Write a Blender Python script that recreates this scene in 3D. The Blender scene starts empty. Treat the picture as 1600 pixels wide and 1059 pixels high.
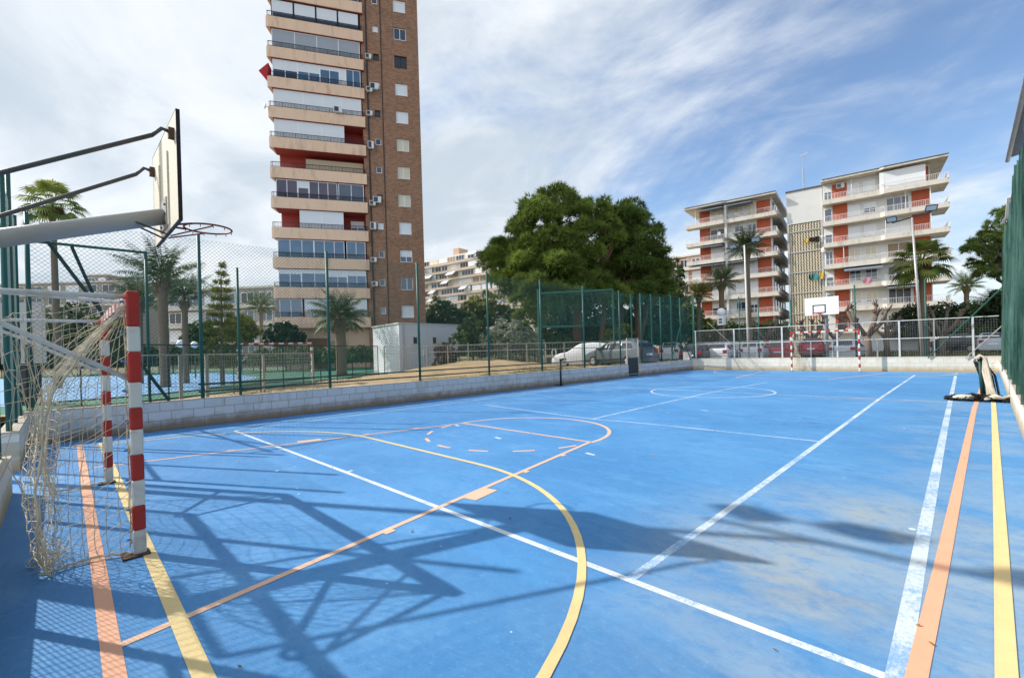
import bpy, math, random
import numpy as np
from mathutils import Vector, Matrix
R_ = random.Random(7)
NR = np.random.default_rng(11)
scene = bpy.context.scene
COL = scene.collection
V = Vector
# ------------------------------------------------------------------ camera model (metres, x across the pitch, y along it)
FOC, YAW, PIT, ROL = 708.85, -0.77268, -0.0020973, -0.028551
CP = V((5.7071, -14.4428, 1.5265))
CX, CY = 816.94, 548.30
def _axes():
    cy, sy, cp, sp = math.cos(YAW), math.sin(YAW), math.cos(PIT), math.sin(PIT)
    f = V((sy*cp, cy*cp, sp)); rt = V((cy, -sy, 0)); up = rt.cross(f)
    return rt*math.cos(ROL)+up*math.sin(ROL), -rt*math.sin(ROL)+up*math.cos(ROL), f
CR, CU, CF = _axes()
def dirv(px, py): return CF + CR*((px-CX)/FOC) + CU*((CY-py)/FOC)
def W(px, py, D): return CP + dirv(px, py)*D                      # a point at distance D along the view
def GP(px, py, z=0.0):                                            # where a sight line meets height z
    d = dirv(px, py); return CP + d*((z-CP.z)/d.z)
def RX(px, py, x): d = dirv(px, py); return CP + d*((x-CP.x)/d.x)
def RY(px, py, y): d = dirv(px, py); return CP + d*((y-CP.y)/d.y)
def at(px, D, z): p = W(px, 545, D); p.z = z; return p
cam = bpy.data.cameras.new('camera'); co = bpy.data.objects.new('camera', cam); COL.objects.link(co)
cam.sensor_fit = 'HORIZONTAL'; cam.sensor_width = 36.0; cam.lens = FOC/1600*36
cam.shift_x = -(CX-800)/1600; cam.shift_y = (CY-529.5)/1600
cam.clip_start = 0.05; cam.clip_end = 6000
m4 = Matrix((CR, CU, -CF)).transposed().to_4x4(); m4.translation = CP
co.matrix_world = m4; scene.camera = co
# ------------------------------------------------------------------ node helpers and materials
EXPO, SKY_STR, CLOUD_STR, SUN_STR = 0.5, .14, .95, 3.9
def new_mat(name):
    m = bpy.data.materials.new(name); m.use_nodes = True
    nt = m.node_tree; b = nt.nodes['Principled BSDF']
    return m, nt, b
def N(nt, typ, **kw):
    n = nt.nodes.new(typ)
    for k, v in kw.items():
        if k in n.inputs: n.inputs[k].default_value = v
        else: setattr(n, k, v)
    return n
def L(nt, a, b): nt.links.new(a, b)
def rgba(c): return (c[0], c[1], c[2], 1.0)
def mixc(nt, fac, a, b, mode='MIX'):
    n = nt.nodes.new('ShaderNodeMix'); n.data_type = 'RGBA'; n.blend_type = mode
    for sock, val in ((n.inputs[0], fac), (n.inputs[6], a), (n.inputs[7], b)):
        if hasattr(val, 'is_output'): L(nt, val, sock)
        elif isinstance(val, (int, float)): sock.default_value = val
        else: sock.default_value = rgba(val)
    return n.outputs[2]
def mth(nt, op, a, b=None, c=None, clamp=False):
    n = nt.nodes.new('ShaderNodeMath'); n.operation = op; n.use_clamp = clamp
    for i, val in enumerate((a, b, c)):
        if val is None: continue
        if hasattr(val, 'is_output'): L(nt, val, n.inputs[i])
        else: n.inputs[i].default_value = val
    return n.outputs[0]
def ramp(nt, fac, lo, hi):
    n = nt.nodes.new('ShaderNodeMapRange'); n.clamp = True; n.interpolation_type = 'SMOOTHSTEP'
    L(nt, fac, n.inputs[0]); n.inputs[1].default_value = lo; n.inputs[2].default_value = hi
    return n.outputs[0]
def pos(nt, sc=(1, 1, 1), loc=(0, 0, 0)):
    g = nt.nodes.new('ShaderNodeNewGeometry'); mp = nt.nodes.new('ShaderNodeMapping')
    L(nt, g.outputs['Position'], mp.inputs[0]); mp.inputs['Scale'].default_value = sc; mp.inputs['Location'].default_value = loc
    return mp.outputs[0]
def noise(nt, vec, scale, detail=4, rough=.55, dist=0):
    n = N(nt, 'ShaderNodeTexNoise', Scale=scale, Detail=detail, Roughness=rough, Distortion=dist)
    L(nt, vec, n.inputs['Vector']); return n.outputs['Fac']
def bump(nt, b, h, strength=.3, dist=.01):
    n = N(nt, 'ShaderNodeBump', Strength=strength, Distance=dist); L(nt, h, n.inputs['Height']); L(nt, n.outputs[0], b.inputs['Normal'])
MATS = {}
def pm(name, col, rough=.6, var=.25, scale=2.5, dirt=None, dirt_amt=.5, dirt_scale=1.3, metal=0.0, bmp=0, bscale=60, spec=.4, stretch=(1, 1, 1)):
    """plain painted / worn surface: base colour with noise variation and optional dirt patches"""
    if name in MATS: return MATS[name]
    m, nt, b = new_mat(name)
    p = pos(nt, stretch)
    c = mixc(nt, noise(nt, p, scale, 5), [x*(1-var) for x in col], [min(1, x*(1+var*.6)) for x in col])
    if dirt:
        k = ramp(nt, noise(nt, p, dirt_scale, 6, .65), .48, .72)
        c = mixc(nt, mth(nt, 'MULTIPLY', k, dirt_amt), c, dirt)
    L(nt, c, b.inputs['Base Color'])
    b.inputs['Roughness'].default_value = rough; b.inputs['Metallic'].default_value = metal
    b.inputs['Specular IOR Level'].default_value = spec
    if bmp: bump(nt, b, noise(nt, p, bscale, 3), bmp, .01)
    MATS[name] = m; return m
def leafmat(name, c1, c2, trans=.25, rough=.55):
    """foliage: every leaf has its own shade between two greens"""
    m, nt, b = new_mat(name)
    g = nt.nodes.new('ShaderNodeNewGeometry')
    c = mixc(nt, g.outputs['Random Per Island'], c1, c2)
    c = mixc(nt, ramp(nt, noise(nt, pos(nt), .55, 2), .4, .62), c, [min(1, x*1.25) for x in c2])
    L(nt, c, b.inputs['Base Color']); b.inputs['Roughness'].default_value = rough; b.inputs['Specular IOR Level'].default_value = .25
    t = N(nt, 'ShaderNodeBsdfTranslucent'); L(nt, c, t.inputs['Color'])
    mx = N(nt, 'ShaderNodeMixShader'); mx.inputs[0].default_value = trans
    L(nt, b.outputs[0], mx.inputs[1]); L(nt, t.outputs[0], mx.inputs[2])
    L(nt, mx.outputs[0], nt.nodes['Material Output'].inputs['Surface'])
    MATS[name] = m; return m
def brickmat(name, u, cols, mortar, bw, bh, msize=.012, stain=None, stain_amt=.5, low_stain=None, bmp=.4, base_z=0, offset=.5):
    """coursed blocks: u is the horizontal direction of the wall in plan"""
    m, nt, b = new_mat(name)
    g = nt.nodes.new('ShaderNodeNewGeometry')
    d = nt.nodes.new('ShaderNodeVectorMath'); d.operation = 'DOT_PRODUCT'; L(nt, g.outputs['Position'], d.inputs[0]); d.inputs[1].default_value = (u[0], u[1], 0)
    s = nt.nodes.new('ShaderNodeSeparateXYZ'); L(nt, g.outputs['Position'], s.inputs[0])
    c = nt.nodes.new('ShaderNodeCombineXYZ'); L(nt, d.outputs['Value'], c.inputs[0])
    L(nt, mth(nt, 'SUBTRACT', s.outputs[2], base_z), c.inputs[1])
    br = N(nt, 'ShaderNodeTexBrick'); br.offset = offset
    br.inputs['Scale'].default_value = 1.0; br.inputs['Brick Width'].default_value = bw; br.inputs['Row Height'].default_value = bh
    br.inputs['Mortar Size'].default_value = msize; br.inputs['Mortar Smooth'].default_value = .2; br.inputs['Bias'].default_value = 0
    br.inputs['Color1'].default_value = rgba(cols[0]); br.inputs['Color2'].default_value = rgba(cols[1]); br.inputs['Mortar'].default_value = rgba(mortar)
    L(nt, c.outputs[0], br.inputs['Vector'])
    p = pos(nt)
    col = mixc(nt, noise(nt, p, 3.5, 5), br.outputs['Color'], [x*.72 for x in cols[0]])
    col = mixc(nt, .55, br.outputs['Color'], col)
    if stain:
        k = ramp(nt, noise(nt, pos(nt, (1, 1, .35)), 2.1, 6, .7), .5, .72)
        col = mixc(nt, mth(nt, 'MULTIPLY', k, stain_amt), col, stain)
    if low_stain:                                                     # rusty splash-back soil along the foot of the wall
        h = mth(nt, 'ADD', mth(nt, 'SUBTRACT', s.outputs[2], base_z), mth(nt, 'MULTIPLY', noise(nt, p, 4, 5), .3))
        k = mth(nt, 'SUBTRACT', 1.0, ramp(nt, h, .17, .46))
        col = mixc(nt, mth(nt, 'MULTIPLY', k, .85), col, low_stain)
    L(nt, col, b.inputs['Base Color']); b.inputs['Roughness'].default_value = .8; b.inputs['Specular IOR Level'].default_value = .2
    h = mth(nt, 'ADD', br.outputs['Fac'], mth(nt, 'MULTIPLY', noise(nt, p, 60, 3), -.25))
    n = N(nt, 'ShaderNodeBump', Strength=bmp, Distance=.01); n.invert = True; L(nt, h, n.inputs['Height']); L(nt, n.outputs[0], b.inputs['Normal'])
    MATS[name] = m; return m
def glassmat(name, col, rough=.08):
    m, nt, b = new_mat(name)
    c = mixc(nt, noise(nt, pos(nt), .7, 2), [x*.5 for x in col], col)
    L(nt, c, b.inputs['Base Color']); b.inputs['Roughness'].default_value = rough; b.inputs['Specular IOR Level'].default_value = .8
    MATS[name] = m; return m
def netmat(name, col, alpha):
    """fine woven netting: part of each patch is holes"""
    m, nt, b = new_mat(name)
    c = mixc(nt, ramp(nt, noise(nt, pos(nt, (1, 1, .10)), 4.0, 6, .75), .34, .72), [x*.5 for x in col], [min(1, x*1.6+.07) for x in col])
    L(nt, c, b.inputs['Base Color']); b.inputs['Roughness'].default_value = .8; b.inputs['Specular IOR Level'].default_value = .1
    t = N(nt, 'ShaderNodeBsdfTransparent'); mx = N(nt, 'ShaderNodeMixShader')
    L(nt, mth(nt, 'ADD', alpha-.18, mth(nt, 'MULTIPLY', noise(nt, pos(nt, (1, 1, .2), (3, 1, 2)), 5, 5, .7), .36)), mx.inputs[0])
    L(nt, t.outputs[0], mx.inputs[1]); L(nt, b.outputs[0], mx.inputs[2])
    L(nt, mx.outputs[0], nt.nodes['Material Output'].inputs['Surface'])
    MATS[name] = m; return m
# ------------------------------------------------------------------ mesh builder
class Frame:
    """a facade: origin o, u along it (left to right), n outwards"""
    def __init__(s, o, u, n=None):
        s.o = V((o[0], o[1], 0)); s.u = V((u[0], u[1], 0)).normalized()
        s.n = V((s.u.y, -s.u.x, 0)) if n is None else V((n[0], n[1], 0)).normalized()
    def p(s, u, d, z): return s.o + s.u*u + s.n*d + V((0, 0, z))
class MB:
    def __init__(s): s.v = []; s.f = []; s.m = []
    def add(s, vs, fs, mi=0):
        b = len(s.v); s.v += [tuple(v) for v in vs]; s.f += [tuple(b+i for i in f) for f in fs]; s.m += [mi]*len(fs)
        return s
    def box(s, a, b, mi=0, fr=None, M=None):
        x0, y0, z0 = a; x1, y1, z1 = b
        vs = [V(c) for c in ((x0,y0,z0),(x1,y0,z0),(x1,y1,z0),(x0,y1,z0),(x0,y0,z1),(x1,y0,z1),(x1,y1,z1),(x0,y1,z1))]
        if fr: vs = [fr.p(*c) for c in vs]
        if M: vs = [M @ c for c in vs]
        return s.add(vs, [(0,3,2,1),(4,5,6,7),(0,1,5,4),(1,2,6,5),(2,3,7,6),(3,0,4,7)], mi)
    def quad(s, a, b, c, d, mi=0): return s.add([a, b, c, d], [(0,1,2,3)], mi)
    def prism(s, poly, e, mi=0):
        """polygon (list of Vector) swept by vector e"""
        n = len(poly); vs = [V(p) for p in poly]+[V(p)+V(e) for p in poly]
        return s.add(vs, [tuple(range(n))[::-1], tuple(range(n, 2*n))]+[(i, (i+1) % n, n+(i+1) % n, n+i) for i in range(n)], mi)
    def tube(s, pts, r, n=8, mi=0, cap=True, mis=None):
        pts = [V(p) for p in pts]; k = len(pts)
        rs = [r]*k if isinstance(r, (int, float)) else r
        vs = []; prev = None
        for i, p in enumerate(pts):
            t = (pts[min(i+1, k-1)]-pts[max(i-1, 0)])
            t = t.normalized() if t.length > 1e-9 else V((0, 0, 1))
            if prev is None:
                a = V((0, 0, 1)) if abs(t.z) < .9 else V((1, 0, 0))
                x = t.cross(a).normalized()
            else:
                x = (prev-t*prev.dot(t))
                x = x.normalized() if x.length > 1e-6 else t.orthogonal().normalized()
            prev = x; y = t.cross(x)
            for j in range(n):
                q = 2*math.pi*j/n + (math.pi/n)
                vs.append(p+(x*math.cos(q)+y*math.sin(q))*rs[i])
        fs = []; ms = []
        for i in range(k-1):
            for j in range(n):
                fs.append((i*n+j, i*n+(j+1) % n, (i+1)*n+(j+1) % n, (i+1)*n+j)); ms.append(mis[i] if mis else mi)
        if cap:
            fs.append(tuple(range(n))[::-1]); ms.append(mis[0] if mis else mi)
            fs.append(tuple((k-1)*n+j for j in range(n))); ms.append(mis[-1] if mis else mi)
        b = len(s.v); s.v += [tuple(v) for v in vs]; s.f += [tuple(b+i for i in f) for f in fs]; s.m += ms
        return s
    def bar(s, a, b, w, h=None, mi=0):
        """square-section bar from a to b"""
        a, b = V(a), V(b); t = (b-a).normalized(); h = h or w
        x = t.cross(V((0, 0, 1))) if abs(t.z) < .95 else V((1, 0, 0)); x.normalize(); y = x.cross(t)
        c = [x*w/2+y*h/2, -x*w/2+y*h/2, -x*w/2-y*h/2, x*w/2-y*h/2]
        return s.add([a+q for q in c]+[b+q for q in c], [(0,1,2,3),(7,6,5,4)]+[(i, i+4, (i+1) % 4+4, (i+1) % 4) for i in range(4)], mi)
    def sphere(s, c, r, n=10, mi=0, sq=(1, 1, 1)):
        c = V(c); vs = [c+V((0, 0, r*sq[2]))]; k = max(4, n//2)
        for i in range(1, k):
            t = math.pi*i/k
            for j in range(n):
                q = 2*math.pi*j/n; vs.append(c+V((r*sq[0]*math.sin(t)*math.cos(q), r*sq[1]*math.sin(t)*math.sin(q), r*sq[2]*math.cos(t))))
        vs.append(c-V((0, 0, r*sq[2]))); fs = []
        for j in range(n): fs.append((0, 1+j, 1+(j+1) % n))
        for i in range(k-2):
            for j in range(n): fs.append((1+i*n+j, 1+(i+1)*n+j, 1+(i+1)*n+(j+1) % n, 1+i*n+(j+1) % n))
        e = len(vs)-1; b0 = 1+(k-2)*n
        for j in range(n): fs.append((b0+j, e, b0+(j+1) % n))
        return s.add(vs, fs, mi)
    def build(s, name, mats, parent=None, loc=None, smooth=False):
        o = V(loc) if loc is not None else V((0, 0, 0))
        base = o if parent is None else V(parent.get('_o', (0, 0, 0)))
        me = bpy.data.meshes.new(name)
        me.from_pydata([(v[0]-base.x, v[1]-base.y, v[2]-base.z) for v in s.v], [], s.f)
        mats = mats if isinstance(mats, (list, tuple)) else [mats]
        for m in mats: me.materials.append(m)
        if len(mats) > 1: me.polygons.foreach_set('material_index', s.m)
        if smooth: me.polygons.foreach_set('use_smooth', [True]*len(me.polygons))
        ob = bpy.data.objects.new(name, me); COL.objects.link(ob)
        if parent is not None: ob.parent = parent; ob['_o'] = tuple(base)
        else: ob.location = o; ob['_o'] = tuple(o)
        return ob
def npmesh(name, verts, faces, mats, parent=None, loc=None, smooth=False, mi=None):
    """fast mesh from numpy arrays (faces all of one length)"""
    o = V(loc) if loc is not None else V((0, 0, 0))
    base = o if parent is None else V(parent.get('_o', (0, 0, 0)))
    verts = np.asarray(verts, np.float32)-np.array(base, np.float32); faces = np.asarray(faces, np.int32)
    me = bpy.data.meshes.new(name); n, k = faces.shape
    me.vertices.add(len(verts)); me.vertices.foreach_set('co', verts.ravel())
    me.loops.add(n*k); me.loops.foreach_set('vertex_index', faces.ravel())
    me.polygons.add(n); me.polygons.foreach_set('loop_start', np.arange(0, n*k, k, dtype=np.int32))
    mats = mats if isinstance(mats, (list, tuple)) else [mats]
    for m in mats: me.materials.append(m)
    if mi is not None: me.polygons.foreach_set('material_index', np.asarray(mi, np.int32))
    if smooth: me.polygons.foreach_set('use_smooth', np.ones(n, bool))
    me.update(calc_edges=True)
    ob = bpy.data.objects.new(name, me); COL.objects.link(ob)
    if parent is not None: ob.parent = parent; ob['_o'] = tuple(base)
    else: ob.location = o; ob['_o'] = tuple(o)
    return ob
def tag(o, label, cat, group=None):
    o['label'] = label; o['category'] = cat
    if group: o['group'] = group
    return o
def thing(name, label, cat, loc, group=None):
    o = bpy.data.objects.new(name, None); COL.objects.link(o); o.location = V(loc); o['_o'] = tuple(V(loc))
    o.empty_display_size = .2
    return tag(o, label, cat, group)
def struct(o): o['kind'] = 'structure'; return o
def stuff(o): o['kind'] = 'stuff'; return o
def copy_tree(o, parent=None):
    c = o.copy(); COL.objects.link(c)
    if parent is not None: c.parent = parent
    for ch in list(o.children): copy_tree(ch, c)
    return c
def wires(mb, P0, u, Lh, z0, z1, pitch, r, n=None, mi=0, off=None):
    """chain link: two families of crossing diagonal wires between heights z0 and z1"""
    H = z1-z0; n = n or V((u.y, -u.x, 0))
    for s in (1, -1):
        c = -H
        while c < Lh+H:
            if s == 1: t0, t1 = max(0, c), min(Lh, c+H); a, b = (t0, z0+t0-c), (t1, z0+t1-c)
            else: t0, t1 = max(0, c-H), min(Lh, c); a, b = (t0, z0+c-t0), (t1, z0+c-t1)
            if t1-t0 > .02:
                A = P0+u*a[0]+V((0, 0, a[1]))+n*(r*s); B = P0+u*b[0]+V((0, 0, b[1]))+n*(r*s)
                w = V((0, 0, 1))*(r*1.4)
                mb.add([A+w, A-w*.5+n*r, A-w*.5-n*r, B+w, B-w*.5+n*r, B-w*.5-n*r], [(0,1,4,3),(1,2,5,4),(2,0,3,5)], mi)
            c += pitch
def wire_grid(mb, P0, u, Lh, z0, z1, pu, pz, r, mi=0):
    """welded grid: upright and level wires"""
    n = V((u.y, -u.x, 0)); t = 0
    while t <= Lh: mb.bar(P0+u*t+V((0, 0, z0)), P0+u*t+V((0, 0, z1)), r*2, mi=mi); t += pu
    z = z0
    while z <= z1: mb.bar(P0+n*r*2+V((0, 0, z)), P0+u*Lh+n*r*2+V((0, 0, z)), r*2, mi=mi); z += pz
# ------------------------------------------------------------------ sky and sun
SUN = V((-1.142, -.632, 1.0)).normalized()
scene.view_settings.view_transform = 'Standard'; scene.view_settings.look = 'None'
scene.view_settings.exposure = EXPO; scene.view_settings.gamma = 1.0
w = bpy.data.worlds.new('World'); scene.world = w; w.use_nodes = True
nt = w.node_tree; nt.nodes.clear()
sky = N(nt, 'ShaderNodeTexSky'); sky.sky_type = 'NISHITA'; sky.sun_disc = False
sky.sun_elevation = math.asin(SUN.z); sky.sun_rotation = math.atan2(SUN.x, SUN.y)
sky.air_density = 1.0; sky.dust_density = .15; sky.ozone_density = 3.0
bg1 = N(nt, 'ShaderNodeBackground', Strength=SKY_STR); L(nt, sky.outputs[0], bg1.inputs['Color'])
tc = N(nt, 'ShaderNodeTexCoord'); sp = N(nt, 'ShaderNodeSeparateXYZ'); L(nt, tc.outputs['Generated'], sp.inputs[0])
zz = mth(nt, 'ADD', mth(nt, 'MAXIMUM', sp.outputs[2], 0.0), .20)
cb = N(nt, 'ShaderNodeCombineXYZ'); L(nt, mth(nt, 'DIVIDE', sp.outputs[0], zz), cb.inputs[0]); L(nt, mth(nt, 'DIVIDE', sp.outputs[1], zz), cb.inputs[1])
def skymap(sc_, rot, loc):
    mp = N(nt, 'ShaderNodeMapping'); L(nt, cb.outputs[0], mp.inputs[0]); mp.inputs['Scale'].default_value = sc_; mp.inputs['Location'].default_value = loc
    mp.inputs['Rotation'].default_value = (0, 0, math.radians(rot)); return mp.outputs[0]
m1 = skymap((.8, 1.05, 1), 20, (3.1, 1.7, 0)); m2 = skymap((1.2, 1.7, 1), -38, (1.3, 6.2, 0))
n1 = noise(nt, m1, 1.15, 9, .58, .5); n2 = noise(nt, m1, 3.4, 8, .62, .7); n3 = noise(nt, m2, 1.5, 8, .62, .9)
dens = mth(nt, 'ADD', mth(nt, 'ADD', mth(nt, 'MULTIPLY', n1, .58), mth(nt, 'MULTIPLY', n2, .22)), mth(nt, 'MULTIPLY', n3, .20))
# the cloud deck thins out towards +x +y (the right of the pitch); thin haze lies along the horizon
dt = N(nt, 'ShaderNodeVectorMath'); dt.operation = 'DOT_PRODUCT'; L(nt, tc.outputs['Generated'], dt.inputs[0]); dt.inputs[1].default_value = (-.80, -.42, -.22)
dens = mth(nt, 'ADD', dens, mth(nt, 'MULTIPLY', dt.outputs['Value'], .24))
dens = mth(nt, 'ADD', dens, mth(nt, 'MULTIPLY', mth(nt, 'SUBTRACT', 1.0, ramp(nt, sp.outputs[2], .0, .26)), .17))
mask = mth(nt, 'MULTIPLY', ramp(nt, dens, .30, .60), .95)
shade = mth(nt, 'ADD', mth(nt, 'MULTIPLY', noise(nt, m1, 1.5, 6, .52, .4), .65), mth(nt, 'MULTIPLY', n3, .35))
ccol = mixc(nt, ramp(nt, shade, .36, .64), (.475, .54, .60), (.74, .77, .80))
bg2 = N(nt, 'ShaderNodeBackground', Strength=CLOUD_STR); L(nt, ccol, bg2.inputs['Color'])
# unseen clouds behind the camera brightened as added fill for tower and left wall
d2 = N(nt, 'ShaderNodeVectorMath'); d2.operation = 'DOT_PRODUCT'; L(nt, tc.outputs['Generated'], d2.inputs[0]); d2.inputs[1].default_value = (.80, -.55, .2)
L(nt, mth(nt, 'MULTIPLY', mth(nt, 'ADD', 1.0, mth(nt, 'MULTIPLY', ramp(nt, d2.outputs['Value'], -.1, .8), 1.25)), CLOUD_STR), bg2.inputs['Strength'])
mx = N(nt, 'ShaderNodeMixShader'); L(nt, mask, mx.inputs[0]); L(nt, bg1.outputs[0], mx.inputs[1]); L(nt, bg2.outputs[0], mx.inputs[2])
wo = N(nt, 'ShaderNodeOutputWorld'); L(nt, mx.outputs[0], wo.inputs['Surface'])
sl = bpy.data.lights.new('sun', 'SUN'); sl.energy = SUN_STR; sl.angle = math.radians(.55); sl.color = (1.0, .95, .87)
so = bpy.data.objects.new('sun', sl); COL.objects.link(so); so.rotation_euler = (-SUN).to_track_quat('-Z', 'Y').to_euler(); so.location = (0, 0, 60)
# ------------------------------------------------------------------ shared materials
M_white = pm('white_paint', (.62, .62, .60), .55, .1, 4, dirt=(.42, .34, .24), dirt_amt=.35, dirt_scale=3)
M_goalw = pm('goal_white', (.74, .72, .66), .5, .08, 6, dirt=(.40, .30, .18), dirt_amt=.55, dirt_scale=5)
M_goalr = pm('goal_red', (.48, .035, .025), .42, .18, 5, dirt=(.2, .03, .02), dirt_amt=.5, dirt_scale=4)
M_green = pm('green_steel', (.012, .105, .085), .45, .25, 4, dirt=(.05, .07, .05), dirt_amt=.5)
M_greend = pm('dark_green_steel', (.010, .050, .045), .5, .25, 4)
M_wire = pm('green_wire', (.045, .14, .115), .5, .2, 4)
M_gwire = pm('grey_wire', (.30, .31, .31), .5, .2, 4)
M_black = pm('black_steel', (.014, .017, .018), .5, .3, 5)
M_galv = pm('galvanised_steel', (.42, .42, .40), .45, .15, 6, metal=.35, dirt=(.28, .22, .15), dirt_amt=.4)
M_net = pm('net_cord', (.68, .58, .42), .85, .25, 9, spec=.1)
M_rope = pm('blue_tie', (.10, .25, .46), .8, .2, 9)
M_rim = pm('rim_red', (.26, .035, .022), .5, .3, 9)
M_wood = pm('board_back', (.66, .61, .50), .75, .1, 3, dirt=(.42, .36, .26), dirt_amt=.4, stretch=(1, 1, .4))
M_bwhite = pm('board_white', (.82, .82, .82), .4, .04, 3)
M_bblack = pm('board_edge', (.012, .012, .014), .5, .2, 5)
M_rust = pm('rusty_steel', (.10, .055, .035), .8, .5, 14)
# ------------------------------------------------------------------ ground, far road, second pitch
M_soil = pm('earth', (.26, .205, .13), .95, .3, .8, dirt=(.10, .12, .045), dirt_amt=.8, dirt_scale=.6, bmp=.6, bscale=18, spec=.1)
M_sand = pm('sandy_earth', (.46, .33, .19), .95, .4, 1.6, dirt=(.17, .17, .07), dirt_amt=.75, dirt_scale=.7, bmp=.5, bscale=22, spec=.1)
M_asph = pm('asphalt', (.075, .075, .075), .9, .3, 1.5, dirt=(.13, .12, .11), dirt_amt=.5, bmp=.4, bscale=90, spec=.2)
M_grassg = pm('verge_soil', (.105, .115, .045), .95, .35, 1.2, dirt=(.20, .16, .08), dirt_amt=.7, dirt_scale=.9, bmp=.5, bscale=30, spec=.1)
mb = MB(); mb.quad((-2500, -2500, -.06), (2500, -2500, -.06), (2500, 2500, -.06), (-2500, 2500, -.06)); struct(mb.build('ground', M_soil))
mb = MB(); mb.box((-60, 13.62, -.05), (70, 27.5, .16)); struct(mb.build('road', M_asph))
mb = MB(); mb.box((-60, 27.5, -.05), (70, 47, .34)); struct(mb.build('grass_verge', M_grassg))
# earth bank behind the left wall, with the sandy mound
xs = np.linspace(-7.12, -33, 72); ys = np.linspace(-16, 13.62, 84)
def bank_h(x, y):
    t = min(1, (-7.1-x)/4.0)
    h = .56-.42*t*t*(3-2*t)
    d = ((x+13.4)/4.0)**2+((y-2.0)/5.6)**2
    h += .85*math.exp(-d)*min(1, (-7.1-x)/2.0)
    h += .25*math.exp(-(((x+20)/8)**2+((y-13)/8)**2))
    return h+.05*math.sin(x*1.7+y*.9)*math.sin(y*1.3-x*.4)*t+.03*math.sin(x*5.3)*math.sin(y*4.1+x)
vs = [(x, y, bank_h(x, y)+.015*R_.random()) for x in xs for y in ys]
nY = len(ys); fs = [(i*nY+j, i*nY+j+1, (i+1)*nY+j+1, (i+1)*nY+j) for i in range(len(xs)-1) for j in range(nY-1)]
struct(npmesh('sandy_bank', vs, fs, M_sand, smooth=True))
def ground_z(x, y): return max(bank_h(x, y), -.06) if x < -7.1 and y < 13.6 else (.34 if y > 27.5 else .16 if y > 13.6 else -.06)
# second pitch down the left
M_green_court = pm('green_court_paint', (.055, .19, .125), .8, .2, .7, spec=.2)
M_blue2 = pm('pale_blue_court_paint', (.17, .36, .60), .7, .15, .6, spec=.3)
g0 = [at(-120, 10.5, .2), at(455, 21, .2), at(690, 43, .2), at(250, 62, .2), at(-400, 40, .2)]
mb = MB(); mb.prism([V((p.x, p.y, -.05)) for p in g0], (0, 0, .27)); struct(mb.build('green_court_surround', M_green_court))
g1 = [at(-60, 13.5, .23), at(300, 18.5, .23), at(405, 30, .23), at(345, 42, .23), at(-150, 42, .23)]
mb = MB(); mb.add([V((p.x, p.y, .226)) for p in g1], [tuple(range(5))]); struct(mb.build('second_court', M_blue2))
# ------------------------------------------------------------------ the blue pitch
m, nt, b = new_mat('blue_court_paint'); p = pos(nt)
p_str = pos(nt, (.35, 1.6, 1))
base = mixc(nt, ramp(nt, noise(nt, p, .33, 5, .6), .3, .7), (.054, .210, .465), (.096, .285, .565))
base = mixc(nt, ramp(nt, noise(nt, p_str, 1.5, 6, .62), .46, .75), base, (.070, .265, .555))
base = mixc(nt, mth(nt, 'MULTIPLY', ramp(nt, noise(nt, p_str, 3.2, 6, .7, .6), .55, .70), .65), base, (.045, .20, .47))
base = mixc(nt, mth(nt, 'MULTIPLY', ramp(nt, noise(nt, pos(nt, (1, 2.2, 1), (4, 9, 0)), .9, 7, .68, .4), .50, .70), .38), base, (.16, .38, .66))
def spot(cx, cy, rx, ry, soft=1.0):
    s = N(nt, 'ShaderNodeMapping'); g = N(nt, 'ShaderNodeNewGeometry'); L(nt, g.outputs['Position'], s.inputs[0])
    s.inputs['Location'].default_value = (-cx/rx, -cy/ry, 0); s.inputs['Scale'].default_value = (1/rx, 1/ry, 0)
    l = N(nt, 'ShaderNodeVectorMath'); l.operation = 'LENGTH'; L(nt, s.outputs[0], l.inputs[0])
    return mth(nt, 'SUBTRACT', 1.0, ramp(nt, l.outputs['Value'], .25, 1.0))
def stain(col, amt, sp_, lo, hi, sc, seed):
    global base
    k = mth(nt, 'MULTIPLY', ramp(nt, noise(nt, pos(nt, (1, 1.5, 1), (seed, seed*.7, 0)), sc, 7, .68, .5), lo, hi), sp_)
    base = mixc(nt, mth(nt, 'MULTIPLY', k, amt), base, col)
stain((.30, .38, .46), .85, spot(5.6, -10.6, 2.6, 3.4), .32, .62, .9, 3)         # worn grey area in the near right corner
stain((.37, .36, .31), .60, spot(4.9, -11.0, 1.15, .85), .36, .62, 1.6, 5)       # tan silt left by a puddle
stain((.36, .37, .33), .55, spot(5.3, -9.6, 1.2, .8), .45, .66, 1.5, 8)
stain((.22, .33, .48), .70, spot(5.9, -4, 1.6, 9), .40, .66, .8, 9)
stain((.33, .30, .24), .55, spot(4.2, .1, 2.6, .5), .40, .60, 1.5, 21)
stain((.18, .36, .60), .6, spot(-4.5, 2, 4, 12), .42, .66, .7, 12)
stain((.030, .115, .30), .85, spot(5.55, -2.6, .8, 1.9), .50, .66, 2.4, 14)      # darker damp patches
stain((.030, .125, .34), .8, spot(3.4, -4.2, 1.3, 1.6), .54, .66, 2.6, 15)
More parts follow.
